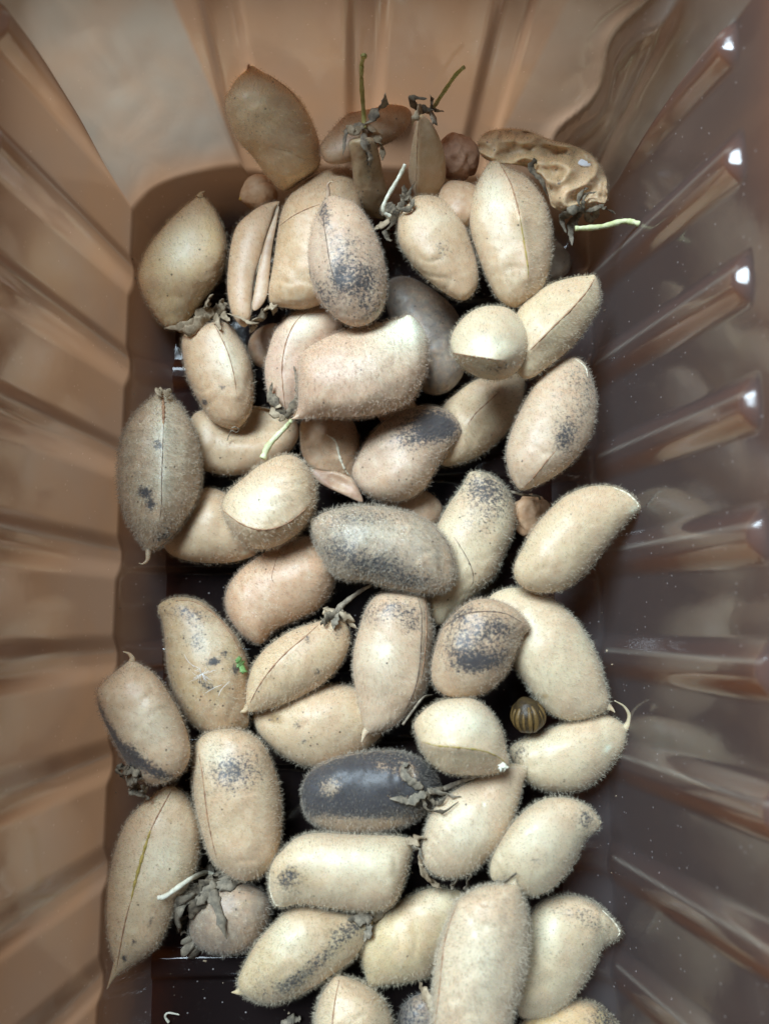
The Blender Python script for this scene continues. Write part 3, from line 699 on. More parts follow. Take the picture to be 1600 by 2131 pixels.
pod('split', 'narrow split tan shell standing open, its lower end torn into points', 1,
    [(885,905),(860,950),(835,1050),(805,1150),(785,1230),(755,1320),(740,1420),(728,1540),(690,1603),(625,1535),(598,1420),(598,1300),(615,1150),(650,1040),(720,970),(800,920)], (885,908), (680,1600),
    (.58,.405,.24), specks=.08, fuzz=2600, part='valve', seams=[('w',[(880,915),(840,1030),(800,1160),(770,1250),(748,1340),(735,1450),(725,1545)],5,1.3)],
    sepals=[([(800,1500),(770,1560),(720,1580),(660,1545),(590,1525)], M_CALT, 5), ([(760,1570),(740,1590),(720,1640)], M_CALT, 6), ([(800,1500),(830,1490),(860,1500),(850,1540)], M_CALT, 8), ([(740,1560),(780,1560),(800,1520),(820,1480)], M_CALT, 9)])
pod('split2', None, 1, [(880,930),(870,1020),(845,1160),(830,1300),(815,1430),(770,1500),(735,1500),(745,1400),(775,1240),(820,1080)], (880,935), (755,1500),
    (.42,.29,.18), kd=.4, fuzz=500, part='valve', part_of='split', specks=.1)  # same shell as the front valve, its shade put into a darker tint
pod('twin_seam', 'peach pod with a withered calyx at its foot, tucked under the boxy pod', 3,
    [(1170,80),(1050,130),(950,220),(900,350),(883,450),(898,570),(938,650),(1000,715),(1060,690),(1110,600),(1150,480),(1200,350),(1290,250),(1310,190),(1250,110)], (1215,95), (1000,712),
    PINK, specks=.12, seams=[('b',[(1150,105),(1060,180),(1005,290),(980,420),(985,560),(1000,690)],4,1.4)], stains=[(1100,200,80,120,25,.6,'y')],
    sepals=[([(1000,720),(945,650),(915,590),(925,520)], M_CALD, 8, {'lift': .1}), ([(1000,720),(1040,660),(1072,560),(1045,430)], M_CALD, 6, {'lift': .1}), ([(1000,720),(960,700),(940,660),(975,655)], M_CALT, 9, {'lift': .12})],
    stems=[([(1030,735),(1000,770),(950,820),(900,880),(872,945)], M_STEMG, 4.5, 7.5, {'lift': .35, 'follow': .6})])
pod('calyx_top', 'plump tan pod with a pale crooked stalk and dark calyx at its upper left', 2,
    [(235,920),(320,872),(430,880),(510,930),(570,1020),(612,1130),(648,1260),(648,1370),(600,1442),(540,1450),(450,1400),(340,1310),(260,1220),(212,1130),(207,1030),(218,960)], (245,935), (600,1445),
    (.61,.46,.28), specks=.15, stains=[(450,1180,50,60,10,.38,'m'),(600,1180,25,40,0,.35,'m'),(420,1000,120,60,0,.3,'y')],
    sepals=[([(200,960),(150,1010),(100,1050),(75,1060)], M_CALT, 8), ([(205,950),(245,900),(240,850),(245,810)], M_CALD, 7), ([(215,950),(270,940),(285,900),(270,860)], M_CALD, 4, {'lift': .1}), ([(250,900),(270,860),(305,790)], M_CALD, 4), ([(195,960),(150,940),(120,960),(165,1010)], M_CALD, 9), ([(200,960),(150,1090),(170,1130)], M_CALD, 7)],
    stems=[([(165,990),(128,960),(140,900),(185,820),(225,750),(248,698)], M_STEMW, 5, 4.2, {'lift': .35, 'ends': (0,.5), 'follow': .5})])
pod('two_face', 'large cream pod with a greenish lengthwise seam, one side brighter, at upper right', 2,
    [(735,678),(820,718),(930,780),(1000,870),(1042,980),(1060,1100),(1052,1250),(1012,1380),(940,1455),(850,1495),(760,1440),(700,1330),(650,1200),(613,1080),(603,960),(628,850),(680,740)], (735,682), (880,1490),
    (.66,.52,.33), specks=.06, seams=[('b',[(770,690),(830,800),(868,920),(885,1000)],9,1.6),('g',[(885,1000),(905,1120),(925,1250),(930,1330)],9,1.5)], stains=[(740,860,80,150,-15,.55,'y')])
pod('right_leaf', 'cream pod with a diagonal seam and sharp upper tip by the right wall', 4,
    [(1222,38),(1247,120),(1242,210),(1200,290),(1130,390),(1050,470),(950,550),(860,607),(800,590),(755,490),(755,350),(800,220),(880,140),(980,80),(1100,45),(1180,36)], (1232,42), (800,600),
    (.67,.565,.36), specks=.07, seams=[('b',[(1215,55),(1170,130),(1090,220),(1000,310),(930,380),(860,450)],8,1.6)])
pod('speckled_up', 'upright pod peppered with black mould, a hooked thread at its tip', 1,
    [(1150,880),(1230,883),(1320,930),(1400,1050),(1452,1180),(1478,1320),(1472,1450),(1430,1545),(1350,1595),(1270,1592),(1180,1535),(1100,1440),(1058,1330),(1043,1200),(1055,1090),(1090,980)], (1150,885), (1340,1595),
    (.62,.48,.35), specks=.4, tilt=-.2, stains=[(1330,1340,130,90,-20,.72,'m'),(1130,970,35,90,-5,.62,'m'),(1250,1150,90,90,0,.40,'m'),(1120,1420,30,140,-28,.45,'m'),(1380,1500,90,70,0,.40,'m'),(1200,1320,40,90,0,.45,'m')],
    seams=[('d',[(1135,920),(1130,1010),(1145,1120),(1170,1270),(1210,1400)],3,1.0),('d',[(1050,1260),(1075,1400),(1140,1500),(1210,1560)],2,1.4)], beak=([(1150,900),(1155,850),(1152,815),(1170,795),(1182,800)],5,.25))
pod('end_on', 'round cream pod seen end-on with a crosswise seam and flaky tip', 4,
    [(560,222),(640,203),(740,218),(812,280),(848,350),(852,430),(820,522),(760,592),(680,617),(580,602),(490,552),(433,482),(418,410),(438,340),(490,272)], (640,203), (690,617),
    PALE, kd=.95, specks=.12, dots=.2, dents=[(705,480,90,60,0,-16),(600,570,130,60,5,10)], seams=[('b',[(430,465),(520,480),(620,495),(700,508)],10,1.2)],
    stains=[(690,545,90,28,-15,.50,'m'),(690,545,90,30,-15,.6,'o'),(610,505,50,14,10,1.2,'y'),(610,350,20,30,0,.3,'m'),(650,420,110,60,0,.5,'y')],
    beak=([(690,500),(712,494),(722,497)],10,.2))
pod('right_grey', 'cream and grey pod with a dark smudge on its flank beside the right wall', 4,
    [(1110,490),(1170,535),(1212,640),(1228,740),(1217,850),(1190,940),(1130,1030),(1050,1112),(940,1182),(820,1228),(770,1185),(738,1110),(728,1020),(750,920),(790,820),(850,700),(930,590),(1020,515)], (1105,492), (825,1228),
    (.64,.50,.34), tilt=.2, specks=.08, stains=[(1070,900,75,120,15,.50,'m'),(1040,960,40,60,20,.30,'m'),(1090,610,120,90,0,.30,'m'),(1190,700,50,120,10,.28,'m')], dusty=.12, seams=[('b',[(1000,1010),(935,1085),(870,1165),(818,1218)],4,1.3),('w',[(1112,498),(1165,545),(1180,600)],4,1.6)])
pod('curly_calyx', 'plump tan pod with a dried tan calyx sweeping off its top to the left', 3,
    [(450,240),(540,205),(620,185),(685,200),(745,280),(792,370),(817,480),(822,600),(800,700),(742,772),(690,782),(600,742),(540,660),(488,570),(447,470),(428,360),(425,285)], (570,200), (700,782),
    (.66,.48,.29), specks=.10, seams=[('b',[(590,180),(635,260),(680,360),(712,480),(728,590)],6,1.0)], stains=[(550,630,14,18,0,.9,'m'),(650,548,12,12,0,.8,'m'),(680,380,70,150,-20,.7,'y'),(740,700,70,60,0,.4,'o')],
    sepals=[([(600,150),(560,130),(500,180),(400,215),(325,222)], M_CALT, 8, {'lift': .18}), ([(590,160),(565,110),(575,60),(590,38)], M_CALT, 8, {'lift': .2}), ([(600,150),(630,120),(645,90),(655,58)], M_CALT, 8, {'lift': .15}), ([(600,150),(650,150),(690,180)], M_CALT, 7),
            ([(570,150),(520,200),(450,235),(410,245)], M_CALT, 9, {'lift': .12}), ([(600,140),(620,180),(640,230)], M_CALT, 6)],
    stems=[([(700,775),(720,770),(740,785),(725,800),(700,790),(685,815),(675,845)], M_STEMB, 1.4, .9, {'lift': .1})])
pod('brown_downy', 'large brown downy pod with a slit top and curled thread foot, far left', 3,
    [(320,562),(380,615),(440,690),(492,800),(522,930),(527,1050),(502,1180),(440,1285),(370,1375),(290,1440),(235,1455),(188,1400),(128,1300),(87,1180),(70,1050),(78,900),(120,770),(190,670),(270,598)], (318,566), (240,1458),
    (.44,.345,.225), specks=.35, dots=.9, dusty=.2, fuzz=7500, flen=10, ridge=4, stains=[(215,1130,34,26,0,1.1,'m'),(250,1200,26,30,0,.9,'m'),(295,870,24,22,0,.9,'m'),(320,1380,55,22,-20,.7,'m'),(340,1310,60,40,0,.35,'m'),(330,800,80,180,0,.6,'y'),(320,1080,50,120,0,.45,'y')],
    seams=[('b',[(318,600),(322,680),(322,760)],6,3.2),('d',[(322,760),(318,900),(312,1050),(310,1200),(300,1300)],5,1.0)],
    beak=([(240,1440),(238,1470),(232,1510),(205,1530),(185,1525)],7,.1), sepals=[([(300,600),(300,570),(310,548)], M_CALT, 5, {'lift': .1}), ([(335,600),(345,575),(355,560)], M_CALT, 5, {'lift': .1})])
pod('peach_saddle', 'peach saddle-backed pod curving in at its lower side, touching the grey speckled pod', 0,
    [(665,1120),(640,1116),(600,1123),(550,1150),(500,1188),(474,1225),(470,1265),(488,1302),(515,1330),(545,1340),(572,1312),(620,1290),(660,1270),(690,1235),(698,1190),(692,1150)], (478,1290), (692,1160),
    (.63,.43,.27), dots=.6, specks=.05, ridge=2, fuzz=5200, seams=[('b',[(586,1135),(575,1165),(566,1200),(572,1215)],0,.7),('b',[(662,1125),(678,1160),(690,1205)],3,1.2)])
pod('egg', 'egg-shaped cream pod with a curved crosswise seam, darker below it, left of centre', 3,
    [(960,930),(1050,932),(1122,990),(1163,1080),(1163,1180),(1130,1285),(1060,1365),(970,1424),(860,1449),(780,1422),(698,1342),(655,1260),(645,1200),(680,1130),(760,1060),(850,985)], (665,1260), (1130,1000),
    (.67,.525,.33), kd=.92, specks=.06, dents=[(900,1400,260,60,-18,14)], seams=[('b',[(655,1235),(740,1300),(830,1336),(920,1336),(1010,1302),(1090,1242),(1135,1190)],9,1.4)], stains=[(850,1180,150,100,-20,.6,'y')], fuzz=5200, flen=10,
    beak=([(800,1325),(840,1335),(875,1332)],6,.1))
pod('dusky_tip', 'downy pinkish pod with a dark purple smudged tip in the middle of the tray', 0,
    [(733,985),(745,948),(770,908),(810,868),(860,848),(907,846),(942,863),(964,895),(952,912),(926,945),(902,985),(882,1017),(842,1042),(790,1042),(753,1020)], (738,1000), (962,893),
    (.60,.46,.33), specks=.25, dots=.3, dents=[(790,965,70,26,-30,9),(840,1000,60,40,-30,-4)], stains=[(918,885,38,22,25,.85,'m'),(880,910,50,22,-20,.55,'m'),(860,880,60,30,-15,.40,'m')], fuzz=5200)
pod('boxy', 'boxy two-tone pod, brownish at its left and yellow-green toward its raised pale tip', 0,
    [(640,724),(700,693),(770,676),(830,663),(852,655),(872,674),(888,700),(890,740),(880,790),(852,837),(800,859),(740,868),(680,868),(625,872),(610,868),(620,842),(620,790),(623,750)], (618,810), (888,735),
    (.64,.46,.32), specks=.05, dots=.5, ridge=2, fuzz=6500, flen=10, stains=[(850,690,60,45,0,1.1,'y'),(790,750,60,60,0,.25,'y'),(660,790,60,80,0,.28,'o'),(850,672,22,16,0,1.2,'y')], beak=([(640,855),(618,868),(606,872)],8,.02))
pod('white_edge', 'cream pod with a white edged hooked tip touching the right wall', 4,
    [(1300,1203),(1400,1238),(1462,1298),(1474,1332),(1432,1372),(1370,1432),(1290,1532),(1220,1622),(1140,1712),(1060,1772),(960,1795),(850,1782),(780,1722),(775,1640),(825,1540),(885,1430),(975,1330),(1060,1258),(1180,1208)], (1470,1320), (820,1765),
    (.67,.55,.35), specks=.10, stains=[(1250,1390,60,50,0,.3,'o'),(1300,1290,110,80,30,.3,'o'),(1440,1340,30,30,0,.8,'y')], seams=[('w',[(1320,1212),(1395,1245),(1450,1295),(1462,1325)],3,2.2)])
pod('specky_ochre', 'ochre brown pod dotted with dark specks and bearing a tuft of white down', 5,
    [(398,300),(470,253),(560,248),(650,278),(742,360),(822,450),(872,540),(903,640),(908,760),(902,880),(892,972),(800,994),(690,1004),(600,962),(528,872),(478,760),(448,640),(438,520),(425,400)], (430,285), (790,1003),
    (.53,.395,.215), specks=.75, dots=.4, stains=[(560,330,120,40,10,.45,'m'),(620,510,50,50,0,.38,'m'),(705,605,32,18,-20,1.1,'m'),(770,560,18,20,0,.8,'m'),(665,740,50,22,35,.65,'m'),(825,650,16,24,0,1.,'m'),(660,480,120,130,20,.35,'y'),(520,700,60,160,-20,.3,'o'),(600,430,60,60,0,.3,'m')],
    seams=[('b',[(470,262),(600,275),(710,345),(800,450),(860,570)],4,1.2)], beak=([(425,330),(410,305),(400,296)],10))
pod('left_wall', 'tan pod with a black mouldy lower flank and withered foot, nearest the left wall', 5,
    [(250,598),(330,638),(400,698),(462,790),(522,900),(563,1010),(578,1110),(552,1192),(490,1254),(400,1284),(310,1268),(248,1200),(188,1110),(128,1000),(82,900),(57,810),(78,740),(140,680),(200,630)], (252,602), (420,1282),
    (.60,.455,.29), specks=.08, dots=.3, stains=[(150,1020,24,130,-28,.95,'m'),(235,1120,60,50,30,.9,'m'),(330,1185,90,32,25,.85,'m'),(430,1240,60,24,10,.6,'m'),(75,880,16,80,-10,.6,'m'),(360,950,110,140,-20,.35,'y')], beak=([(252,615),(255,585),(235,560),(205,550)],7,.1),
    sepals=[([(290,1230),(240,1210),(190,1195),(165,1190)], M_CALD, 7), ([(175,1190),(185,1225),(215,1258)], M_CALD, 4), ([(290,1250),(260,1290),(285,1330),(320,1310),(300,1290)], M_CALG, 8), ([(285,1240),(250,1260),(215,1220)], M_CALG, 9), ([(290,1340),(330,1360),(350,1378)], M_CALD, 3)])
pod('centre_tall', 'upright cream pod, purplish grey on top with a double seam, mid tray', 6,
    [(160,232),(240,212),(350,222),(422,238),(452,330),(467,440),(452,560),(442,680),(410,772),(340,852),(270,922),(180,962),(112,962),(85,880),(58,760),(38,640),(43,520),(73,400),(108,300)], (300,215), (135,962),
    (.66,.53,.37), specks=.15, dots=.3, stains=[(300,310,140,55,10,.52,'m'),(350,400,50,40,0,.4,'m'),(130,350,60,50,0,.3,'m'),(200,560,100,100,0,.4,'y')], seams=[('d',[(385,235),(405,340),(402,480),(392,620),(366,740),(318,842)],4,1.3),('b',[(425,260),(432,400),(420,560),(400,690)],3,1.2)],
    beak=([(130,940),(105,965),(92,995),(84,1018)],10,.05))
pod('grey_granular', 'grey granular downy pod lying across the middle, black underside, threadlike tip at left', 0,
    [(648,1088),(678,1065),(740,1053),(800,1055),(852,1068),(902,1094),(933,1130),(947,1170),(947,1207),(926,1230),(880,1235),(820,1225),(760,1208),(710,1203),(678,1170),(656,1125)], (655,1100), (947,1195),
    (.49,.41,.29), specks=.3, dots=1., dusty=.45, fuzz=7500, flen=10, stains=[(790,1180,70,28,12,.7,'m'),(700,1140,40,40,20,.42,'m'),(760,1075,70,16,0,.42,'m'),(860,1215,50,16,0,.4,'m'),(780,1110,70,30,0,.3,'y'),(900,1130,40,40,0,.3,'o')],
    beak=([(664,1086),(650,1082),(650,1098),(653,1112)],4,.05), seams=[('d',[(905,1100),(930,1130),(942,1170),(944,1205)],2,1.2)])
pod('round_mould', 'rounded pointed pod with a big black mould patch and arched seam, right of centre', 6,
    [(740,248),(830,262),(910,306),(985,395),(942,462),(902,560),(862,642),(800,714),(720,764),(620,778),(530,764),(468,702),(460,600),(487,490),(528,390),(600,308),(670,262)], (980,395), (500,730),
    (.60,.45,.29), specks=.12, dots=.3, kd=.92, stains=[(700,430,170,110,15,.50,'m'),(740,590,120,45,-10,.75,'m'),(610,550,90,80,0,.42,'m'),(840,400,80,60,20,.4,'m'),(620,330,80,30,-30,.35,'m')], seams=[('d',[(520,405),(620,337),(730,317),(850,327),(945,375)],8,1.5)], fuzz=5000, beak=([(950,395),(972,400),(980,412)],9))
pod('brown_seam', 'cream pod with a brown hairline seam, spiky calyx and slanting brown stalk', 5,
    [(1300,378),(1400,345),(1455,420),(1460,500),(1432,582),(1382,654),(1300,734),(1200,794),(1090,844),(980,874),(905,884),(886,840),(892,740),(918,640),(968,560),(1050,488),(1150,428)], (1445,400), (893,882),
    (.67,.53,.33), specks=.25, seams=[('b',[(908,835),(958,740),(1030,640),(1120,545),(1220,462),(1300,388)],5,1.5)], stains=[(1400,440,50,40,0,.4,'m'),(1280,660,18,12,0,.7,'m'),(1225,478,12,20,0,.8,'m')], beak=([(900,855),(880,876),(860,884),(842,894)],8,.05), fuzz=4800,
    sepals=[([(1400,335),(1340,320),(1310,345)], M_CALT, 7), ([(1390,335),(1330,370),(1300,405)], M_CALD, 7, {'lift': .1}), ([(1395,335),(1380,380),(1372,425)], M_CALG, 6, {'lift': .1}), ([(1400,335),(1450,370),(1500,420)], M_CALT, 8), ([(1400,330),(1430,350),(1470,345)], M_CALD, 7)],
    stems=[([(1385,340),(1410,300),(1450,265),(1510,220),(1575,182)], M_STEMB, 8, 3, {'lift': .15, 'follow': .3})])
pod('hollow_top', 'smooth cream pod with a dented upper end under the black pod\'s stalk', 8,
    [(880,100),(960,110),(985,120),(952,200),(932,290),(892,420),(842,530),(762,612),(680,682),(590,712),(490,702),(418,642),(407,560),(427,450),(467,350),(548,270),(640,210),(760,150)], (970,108), (440,695),
    (.70,.60,.42), specks=.08, dents=[(690,240,70,50,-30,26),(560,330,50,40,-30,14)], beak=([(940,130),(968,118),(985,112)],9), stains=[(640,440,110,130,30,.4,'y'),(740,320,10,10,0,1.2,'y')],
    sepals=[([(500,760),(440,720),(400,620),(395,560)], M_CALT, 5, {'lift': -.15}), ([(400,640),(440,720),(510,770)], M_CALT, 4, {'lift': -.1}), ([(570,780),(580,740),(600,710)], M_CALG, 5, {'lift': -.2}), ([(640,780),(660,720),(670,690)], M_CALG, 5, {'lift': -.2})])
pod('bright_top', 'bright smooth pod with an S-shaped ridge and tiny dry flower at its tip', 6,
    [(500,798),(600,782),(690,788),(772,848),(834,950),(858,1050),(874,1132),(840,1174),(740,1194),(620,1194),(520,1174),(438,1110),(387,1010),(366,920),(418,848)], (380,920), (868,1145),
    (.71,.60,.39), kd=.92, specks=.06, dents=[(600,1140,240,60,8,14)], seams=[('g',[(410,1015),(480,1035),(560,1043),(640,1050),(740,1066),(820,1100),(862,1138)],11,1.3)], stains=[(640,900,170,90,15,.7,'y')],
    beak=([(835,1120),(862,1140),(872,1152)],12,.05), sepals=[([(860,1140),(835,1150),(815,1165)], M_STEMW, 5, {'lift': .1}), ([(860,1140),(850,1160),(845,1175)], M_STEMW, 4, {'lift': .1})])
pod('black', 'blackened mouldy pod with a shrivelled grey calyx and thin stalk pointing right', 0,
    [(630,1642),(648,1605),(700,1578),(760,1565),(820,1563),(870,1578),(902,1610),(915,1642),(902,1672),(870,1702),(830,1722),(770,1734),(700,1732),(653,1712),(633,1682)], (630,1662), (914,1640),
    (.40,.31,.21), specks=.3, dusty=.2, fuzz=6500, flen=9, stains=[(770,1605,125,50,0,1.1,'m'),(740,1665,110,40,0,1.05,'m'),(690,1640,32,24,-20,-.9,'m'),(650,1650,20,50,0,.35,'m'),(850,1610,30,20,30,-.9,'m'),(780,1722,120,14,3,-1.0,'m'),(795,1600,26,14,20,-.6,'m'),(790,1690,60,30,0,.15,'m'),(880,1640,50,60,0,.5,'m')],
    dents=[(845,1605,14,26,-25,12),(825,1660,30,10,10,7),(868,1640,18,30,0,-7)], seams=[('d',[(838,1625),(832,1605),(842,1590),(856,1592),(864,1610)],7,3.2),('d',[(806,1655),(825,1667),(845,1663),(848,1655)],6,2.6)],
    sepals=[([(880,1640),(850,1625),(838,1600),(850,1588)], M_CALG, 7, {'lift': .04}), ([(885,1650),(855,1665),(810,1662)], M_CALG, 7, {'lift': .04}), ([(885,1650),(900,1668),(912,1672),(935,1650)], M_CALD, 4), ([(880,1660),(892,1685),(920,1690),(955,1668)], M_CALD, 4, {'lift': .1}), ([(895,1640),(930,1655),(960,1658)], M_CALG, 4)],
    stems=[([(888,1648),(912,1645),(935,1637),(970,1622),(1005,1612)], M_STEMB, 8, 2.6, {'lift': .2, 'follow': .5})])
pod('seam_left', 'long pale pod with a bold ochre seam, tapering to a fine point', 7,
    [(440,222),(520,255),(572,330),(604,430),(608,540),(592,660),(542,770),(482,880),(420,1010),(380,1082),(300,1144),(235,1190),(172,1222),(148,1150),(118,1020),(112,870),(127,700),(157,560),(208,430),(290,328),(370,265)], (470,235), (165,1222),
    (.68,.555,.36), specks=.25, kd=.8, seams=[('b',[(455,250),(390,370),(345,460)],5,1.7),('g',[(345,460),(305,590),(268,720),(240,840)],-3,3.2),('b',[(240,840),(212,940),(185,1080),(165,1195)],4,1.5)], stains=[(400,620,110,170,25,.5,'y'),(455,405,22,14,0,.8,'o'),(258,1058,12,14,0,.9,'m'),(205,1145,14,16,0,.9,'m'),(345,950,14,24,0,.5,'m'),(300,350,80,50,-40,.3,'o')],
    fuzz=5000, beak=([(185,1170),(160,1215),(135,1262),(112,1312)],13,-.05))
pod('grey_calyx', 'squat brownish grey pod under a big withered grey calyx with pale stalk', 7,
    [(560,900),(600,810),(680,750),(780,735),(880,752),(952,790),(988,850),(984,920),(952,1002),(902,1074),(820,1118),(720,1124),(620,1094),(556,1020)], (558,960), (987,890),
    (.36,.285,.205), specks=.25, dots=.5, dusty=.35, fuzz=5500, stains=[(850,850,90,60,0,.4,'o'),(720,760,80,50,0,.4,'m')],
    sepals=[([(690,700),(640,720),(560,790),(490,900),(495,1010)], M_CALG, 19, {'lift': .12}), ([(690,710),(640,760),(590,850),(560,940)], M_CALD, 18, {'lift': .1}), ([(695,710),(690,800),(715,920),(755,1045)], M_CALG, 8, {'lift': .06}), ([(690,700),(740,730),(780,740),(788,690)], M_CALG, 14, {'lift': .1}),
            ([(560,900),(520,930),(500,1000),(540,1010)], M_CALD, 8, {'lift': .05}), ([(540,1030),(560,1080),(580,1110),(590,1155)], M_CALG, 13, {'lift': -.2}), ([(650,720),(600,790),(520,830),(500,870)], M_CALG, 17, {'lift': .1}), ([(690,740),(640,810),(590,870)], M_CALG, 8, {'lift': .14})],
    stems=[([(690,705),(640,685),(560,720),(480,775),(420,815),(383,822)], M_STEMW, 4.6, 4.6, {'lift': .14})])
pod('tall_left', 'tall cream pod, greyish at its folded top, with a thin reddish side seam', 0,
    [(409,1548),(430,1526),(465,1517),(502,1520),(542,1543),(567,1590),(582,1640),(587,1700),(582,1760),(562,1807),(520,1832),(480,1824),(443,1792),(423,1740),(410,1690),(403,1640),(404,1590)], (442,1522), (512,1832),
    (.64,.505,.32), specks=.08, dots=.3, fuzz=5000, stains=[(505,1600,60,38,0,.42,'m'),(470,1615,40,40,0,.3,'m'),(500,1640,80,40,0,.4,'o'),(450,1570,30,30,0,.5,'y')], seams=[('b',[(415,1570),(423,1620),(431,1690),(440,1740),(452,1788)],4,1.6)], dents=[(440,1558,30,16,-50,6)], beak=([(425,1545),(413,1548),(408,1562)],11,.05))
pod('right_hook', 'pale pod with a grey smudged hooked tip pointing to the lower right wall', 8,
    [(1150,282),(1240,298),(1322,348),(1366,420),(1342,462),(1282,512),(1242,602),(1182,692),(1100,774),(1020,809),(950,802),(928,765),(868,755),(785,725),(775,640),(817,540),(887,430),(978,338),(1060,292)], (1358,412), (845,775),
    (.68,.61,.42), specks=.06, stains=[(1285,395,45,60,-30,.55,'m'),(1230,540,30,100,25,.25,'m'),(1040,625,110,30,0,.30,'m'),(860,720,60,30,10,.35,'m'),(1050,480,100,110,0,.35,'y')], beak=([(1335,420),(1358,418),(1364,425)],12,.05),
    sepals=[([(800,735),(850,730),(900,700),(915,680)], M_CALG, 4, {'lift': .1})])
pod('green_tinge', 'smooth pod with a yellow-green upper end, below the pod with the ochre stained end', 8,
    [(560,775),(620,795),(645,900),(592,1010),(522,1130),(472,1202),(440,1244),(330,1274),(220,1289),(128,1296),(107,1240),(77,1130),(86,1060),(138,960),(230,868),(350,806),(460,768)], (600,785), (115,1275),
    (.69,.59,.35), specks=.06, stains=[(480,850,120,80,-20,.35,'y')], fuzz=4600)
# the greener skin of that end is its own colour
pod('ochre_grey', 'olive and grey mottled pod lying aslant at the bottom, dark lower edge', 7,
    [(1195,868),(1350,898),(1460,918),(1535,938),(1522,1000),(1482,1080),(1432,1150),(1340,1222),(1230,1294),(1120,1354),(1000,1389),(900,1373),(828,1322),(815,1262),(858,1160),(918,1058),(998,968),(1090,886)], (1532,940), (826,1315),
    (.58,.485,.29), specks=.15, dots=.2, stains=[(1250,1160,190,42,-38,.58,'m'),(1400,985,110,45,-20,.50,'m'),(1060,1300,120,40,-15,.50,'m'),(930,1250,50,70,0,.25,'m'),(1080,1030,100,110,-40,.5,'y'),(990,1310,40,20,0,-.3,'m'),(1420,1080,60,60,0,.4,'o')], beak=([(850,1310),(815,1325),(780,1330)],12,.0),
    sepals=[([(1500,950),(1540,920),(1590,890),(1640,850),(1680,790)], M_CALG, 8, {'lift': .12}), ([(1520,960),(1510,1010),(1490,1060)], M_CALG, 6, {'lift': .06}), ([(1530,945),(1480,930),(1400,940)], M_CALG, 9, {'lift': .05})])
pod('ochre_end', 'cream pod lying level with an ochre-grey stained left end, under the black pod', 0,
    [(588,1770),(618,1743),(660,1733),(720,1736),(780,1738),(830,1740),(858,1753),(853,1790),(838,1842),(817,1883),(770,1896),(700,1891),(630,1881),(578,1887),(563,1860),(560,1820),(570,1790)], (562,1835), (858,1785),
    (.71,.61,.41), specks=.10, fuzz=5000, stains=[(600,1820,48,40,0,.6,'o'),(602,1822,26,18,-20,.6,'m'),(660,1840,40,26,0,.35,'o'),(740,1790,90,40,0,.5,'y'),(600,1848,30,16,0,.3,'m')], seams=[('w',[(562,1818),(562,1850),(572,1880),(582,1884)],2,1.4)],
    sepals=[([(845,1752),(870,1748),(885,1740)], M_CALT, 7), ([(850,1755),(870,1768),(880,1790)], M_CALG, 4)])
pod('white_tip', 'pale mottled pod with a white edged hooked tip by the lower right wall', 8,
    [(1000,898),(1070,836),(1180,806),(1280,821),(1362,868),(1432,938),(1480,1000),(1452,1044),(1382,1084),(1342,1162),(1272,1284),(1202,1374),(1110,1444),(1020,1469),(930,1450),(912,1300),(950,1150),(970,1000)], (1474,1008), (960,1440),
    (.68,.60,.40), specks=.08, stains=[(1230,900,130,60,20,.40,'o'),(1330,950,80,50,40,.42,'m'),(1180,900,90,40,10,.32,'m'),(1130,1280,100,60,0,.3,'o'),(1140,1110,90,30,0,.2,'m'),(1060,1000,80,130,0,.4,'y')], seams=[('w',[(1375,890),(1430,945),(1466,1000),(1455,1030)],3,2.4)])
pod('front_big', 'big smooth pale pod running off the bottom edge, its short beak pointing up', 8,
    [(640,805),(720,765),(830,748),(895,742),(922,748),(940,790),(958,850),(974,920),(978,1050),(963,1200),(932,1330),(902,1420),(880,1530),(840,1640),(700,1690),(540,1650),(470,1540),(468,1400),(473,1280),(487,1150),(517,1030),(556,920),(590,845)], (790,742), (680,1690),
    (.72,.62,.44), specks=.04, dots=.35, fuzz=5600, flen=10, stains=[(720,960,60,60,0,.22,'o'),(740,1150,110,200,0,.4,'y')], seams=[('b',[(600,850),(560,950),(528,1070),(512,1200),(498,1350),(480,1480),(475,1540)],5,1.5)], beak=([(890,770),(903,738),(914,708)],14,.1),
    )
pod('front_low', 'pale pod with a pinkish seam, cut off at frame bottom beside the biggest smooth pod', 0,
    [(703,2030),(742,2040),(782,2065),(808,2100),(818,2140),(810,2190),(750,2220),(685,2195),(655,2145),(662,2090),(682,2050)], (705,2032), (745,2218),
    (.70,.60,.40), specks=.05, fuzz=5000, flen=10, seams=[('b',[(706,2040),(697,2085),(692,2140),(700,2180)],5,1.4)], beak=([(712,2050),(705,2034),(698,2026)],9,.05))

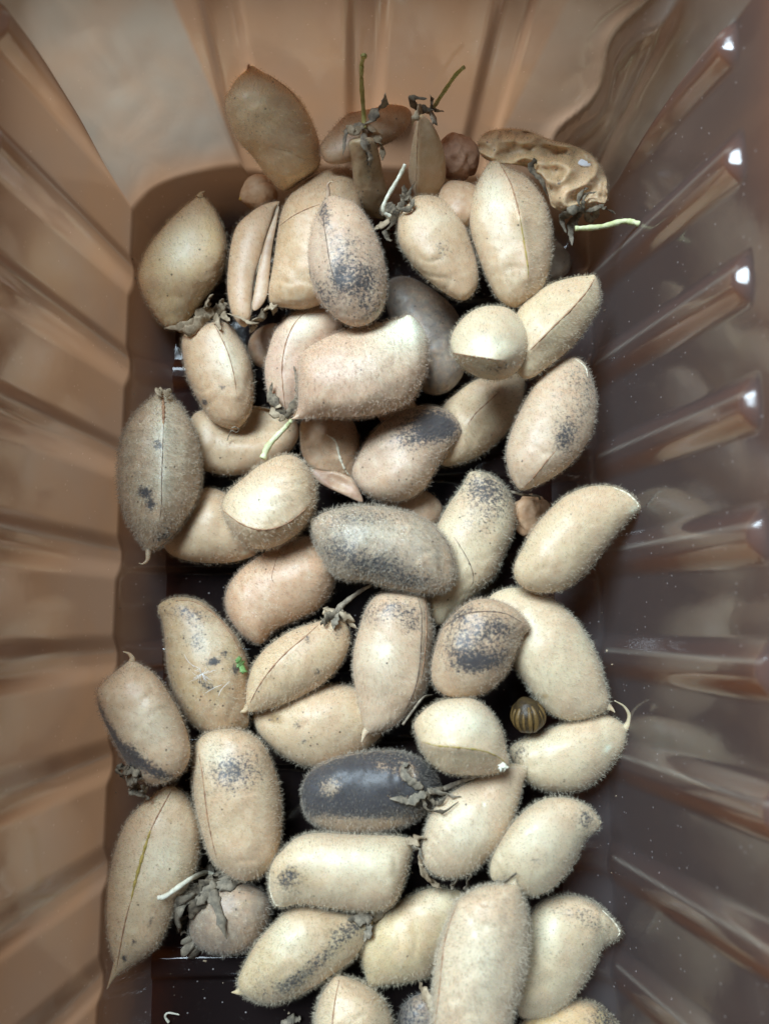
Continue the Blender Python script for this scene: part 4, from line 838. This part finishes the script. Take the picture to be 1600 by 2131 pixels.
# ------------------------------------------------------------------ loose bits lying about
def loose(name, label, cat, pts, mat, r0, r1, lift=.03, flat=1., leaf=False, part=None):
    pts = np.array(pts, float); z0 = float(hm_at(pts[:, 0], pts[:, 1]).mean()); org = P(pts[0, 0], pts[0, 1], z0)
    o = strand(name, pts, mat, r0, r1, None, org, z0, lift, flat, 7, None, leaf)
    return setp(o, label, cat)
loose('leaf_scrap', 'tiny bright green leaf scrap stuck on the ochre speckled pod', 'leaf scrap', [(494,1369),(501,1380),(505,1394),(508,1402)], M_GREEN, 9, 2, .04, .25, True)
org = P(421, 1402, float(hm_at(421, 1402))+.05); root = setp(empty('down_tuft', org), 'tuft of fine white down on the ochre speckled pod', 'down')
for k in range(22):
    a = RNG.random()*6.28; L_ = 14+22*RNG.random(); x1, y1 = 421+math.cos(a)*L_, 1402+math.sin(a)*L_*.8
    z0 = float(hm_at(421, 1402))
    q = np.array([P(421, 1402, z0+.06), P((421+x1)/2+RNG.normal(0, 2), (1402+y1)/2+RNG.normal(0, 2), z0+.10), P(x1, y1, float(hm_at(x1, y1))+.06)])
    Vt, f = tube(catmull(q, 5), .22/sc(z0), 4); mesh_obj('filament', Vt, f, M_FLUFF, root, org)
for pts in ([(462,1425),(445,1432),(428,1442)], [(478,1418),(462,1434),(455,1448)], [(405,1388),(392,1376),(384,1362)]):
    q = [P(x, y, float(hm_at(x, y))+.06) for x, y in pts]
    Vt, f = tube(catmull(q, 6), .35/sc(2), 4); mesh_obj('filament', Vt, f, M_FLUFF, root, org)
loose('straw', 'thin dark straw beside the chickpea with wrinkled skin at right', 'straw', [(1062,1022),(1090,1030),(1118,1032),(1124,1040)], M_STEMB, 3, 2.5, .25, .6)
loose('straw', 'thin straw lying beside the bright pod with the S-shaped ridge', 'straw', [(838,1508),(858,1480),(880,1452),(900,1446)], M_STEMB, 2.6, 2, .15, .7)
loose('dry_curl', 'small curled pale dry shred on the tray floor at the lower left edge', 'shred', [(352,2128),(344,2116),(350,2108),(366,2110),(374,2112)], M_STEMW, 2.6, 1.2, .1)
loose('dry_shred', 'pale grey shred of dry calyx at the bottom edge left of the seamed pod', 'shred', [(585,2133),(600,2126),(618,2120),(626,2122)], M_CALG, 8, 4, .15, .4, True)

# dry crumbs and dust fallen to the floor and the foot of the walls
cv, cf = [], []
for k in range(420):
    x, y = RNG.uniform(240, 1290), RNG.uniform(420, 2125)
    hit = tb.ray_cast(*ray(x, y))
    if not hit[0] or hit[0].z > 1.2: continue
    c0 = np.array(hit[0]); r_ = .006+.022*RNG.random()**3
    b0 = len(cv); a_ = RNG.random()*6.28; ca, sa = math.cos(a_), math.sin(a_)
    for v in ([1.3, 0, .2], [0, 1, .3], [-1, .3, .2], [.1, -1.2, .2], [0, .2, 1.]):
        v = np.array(v)+RNG.normal(0, .25, 3); v[2] = abs(v[2])+.1
        cv.append(list(c0+r_*np.array([v[0]*ca-v[1]*sa, v[0]*sa+v[1]*ca, v[2]])))
    cf += [[b0, b0+1, b0+4], [b0+1, b0+2, b0+4], [b0+2, b0+3, b0+4], [b0+3, b0, b0+4]]
setp(mesh_obj('crumbs', cv, cf, M_CALT, None, (0, 0, 0), False), 'tiny dry crumbs scattered over the tray floor', 'crumbs', None, 'stuff')
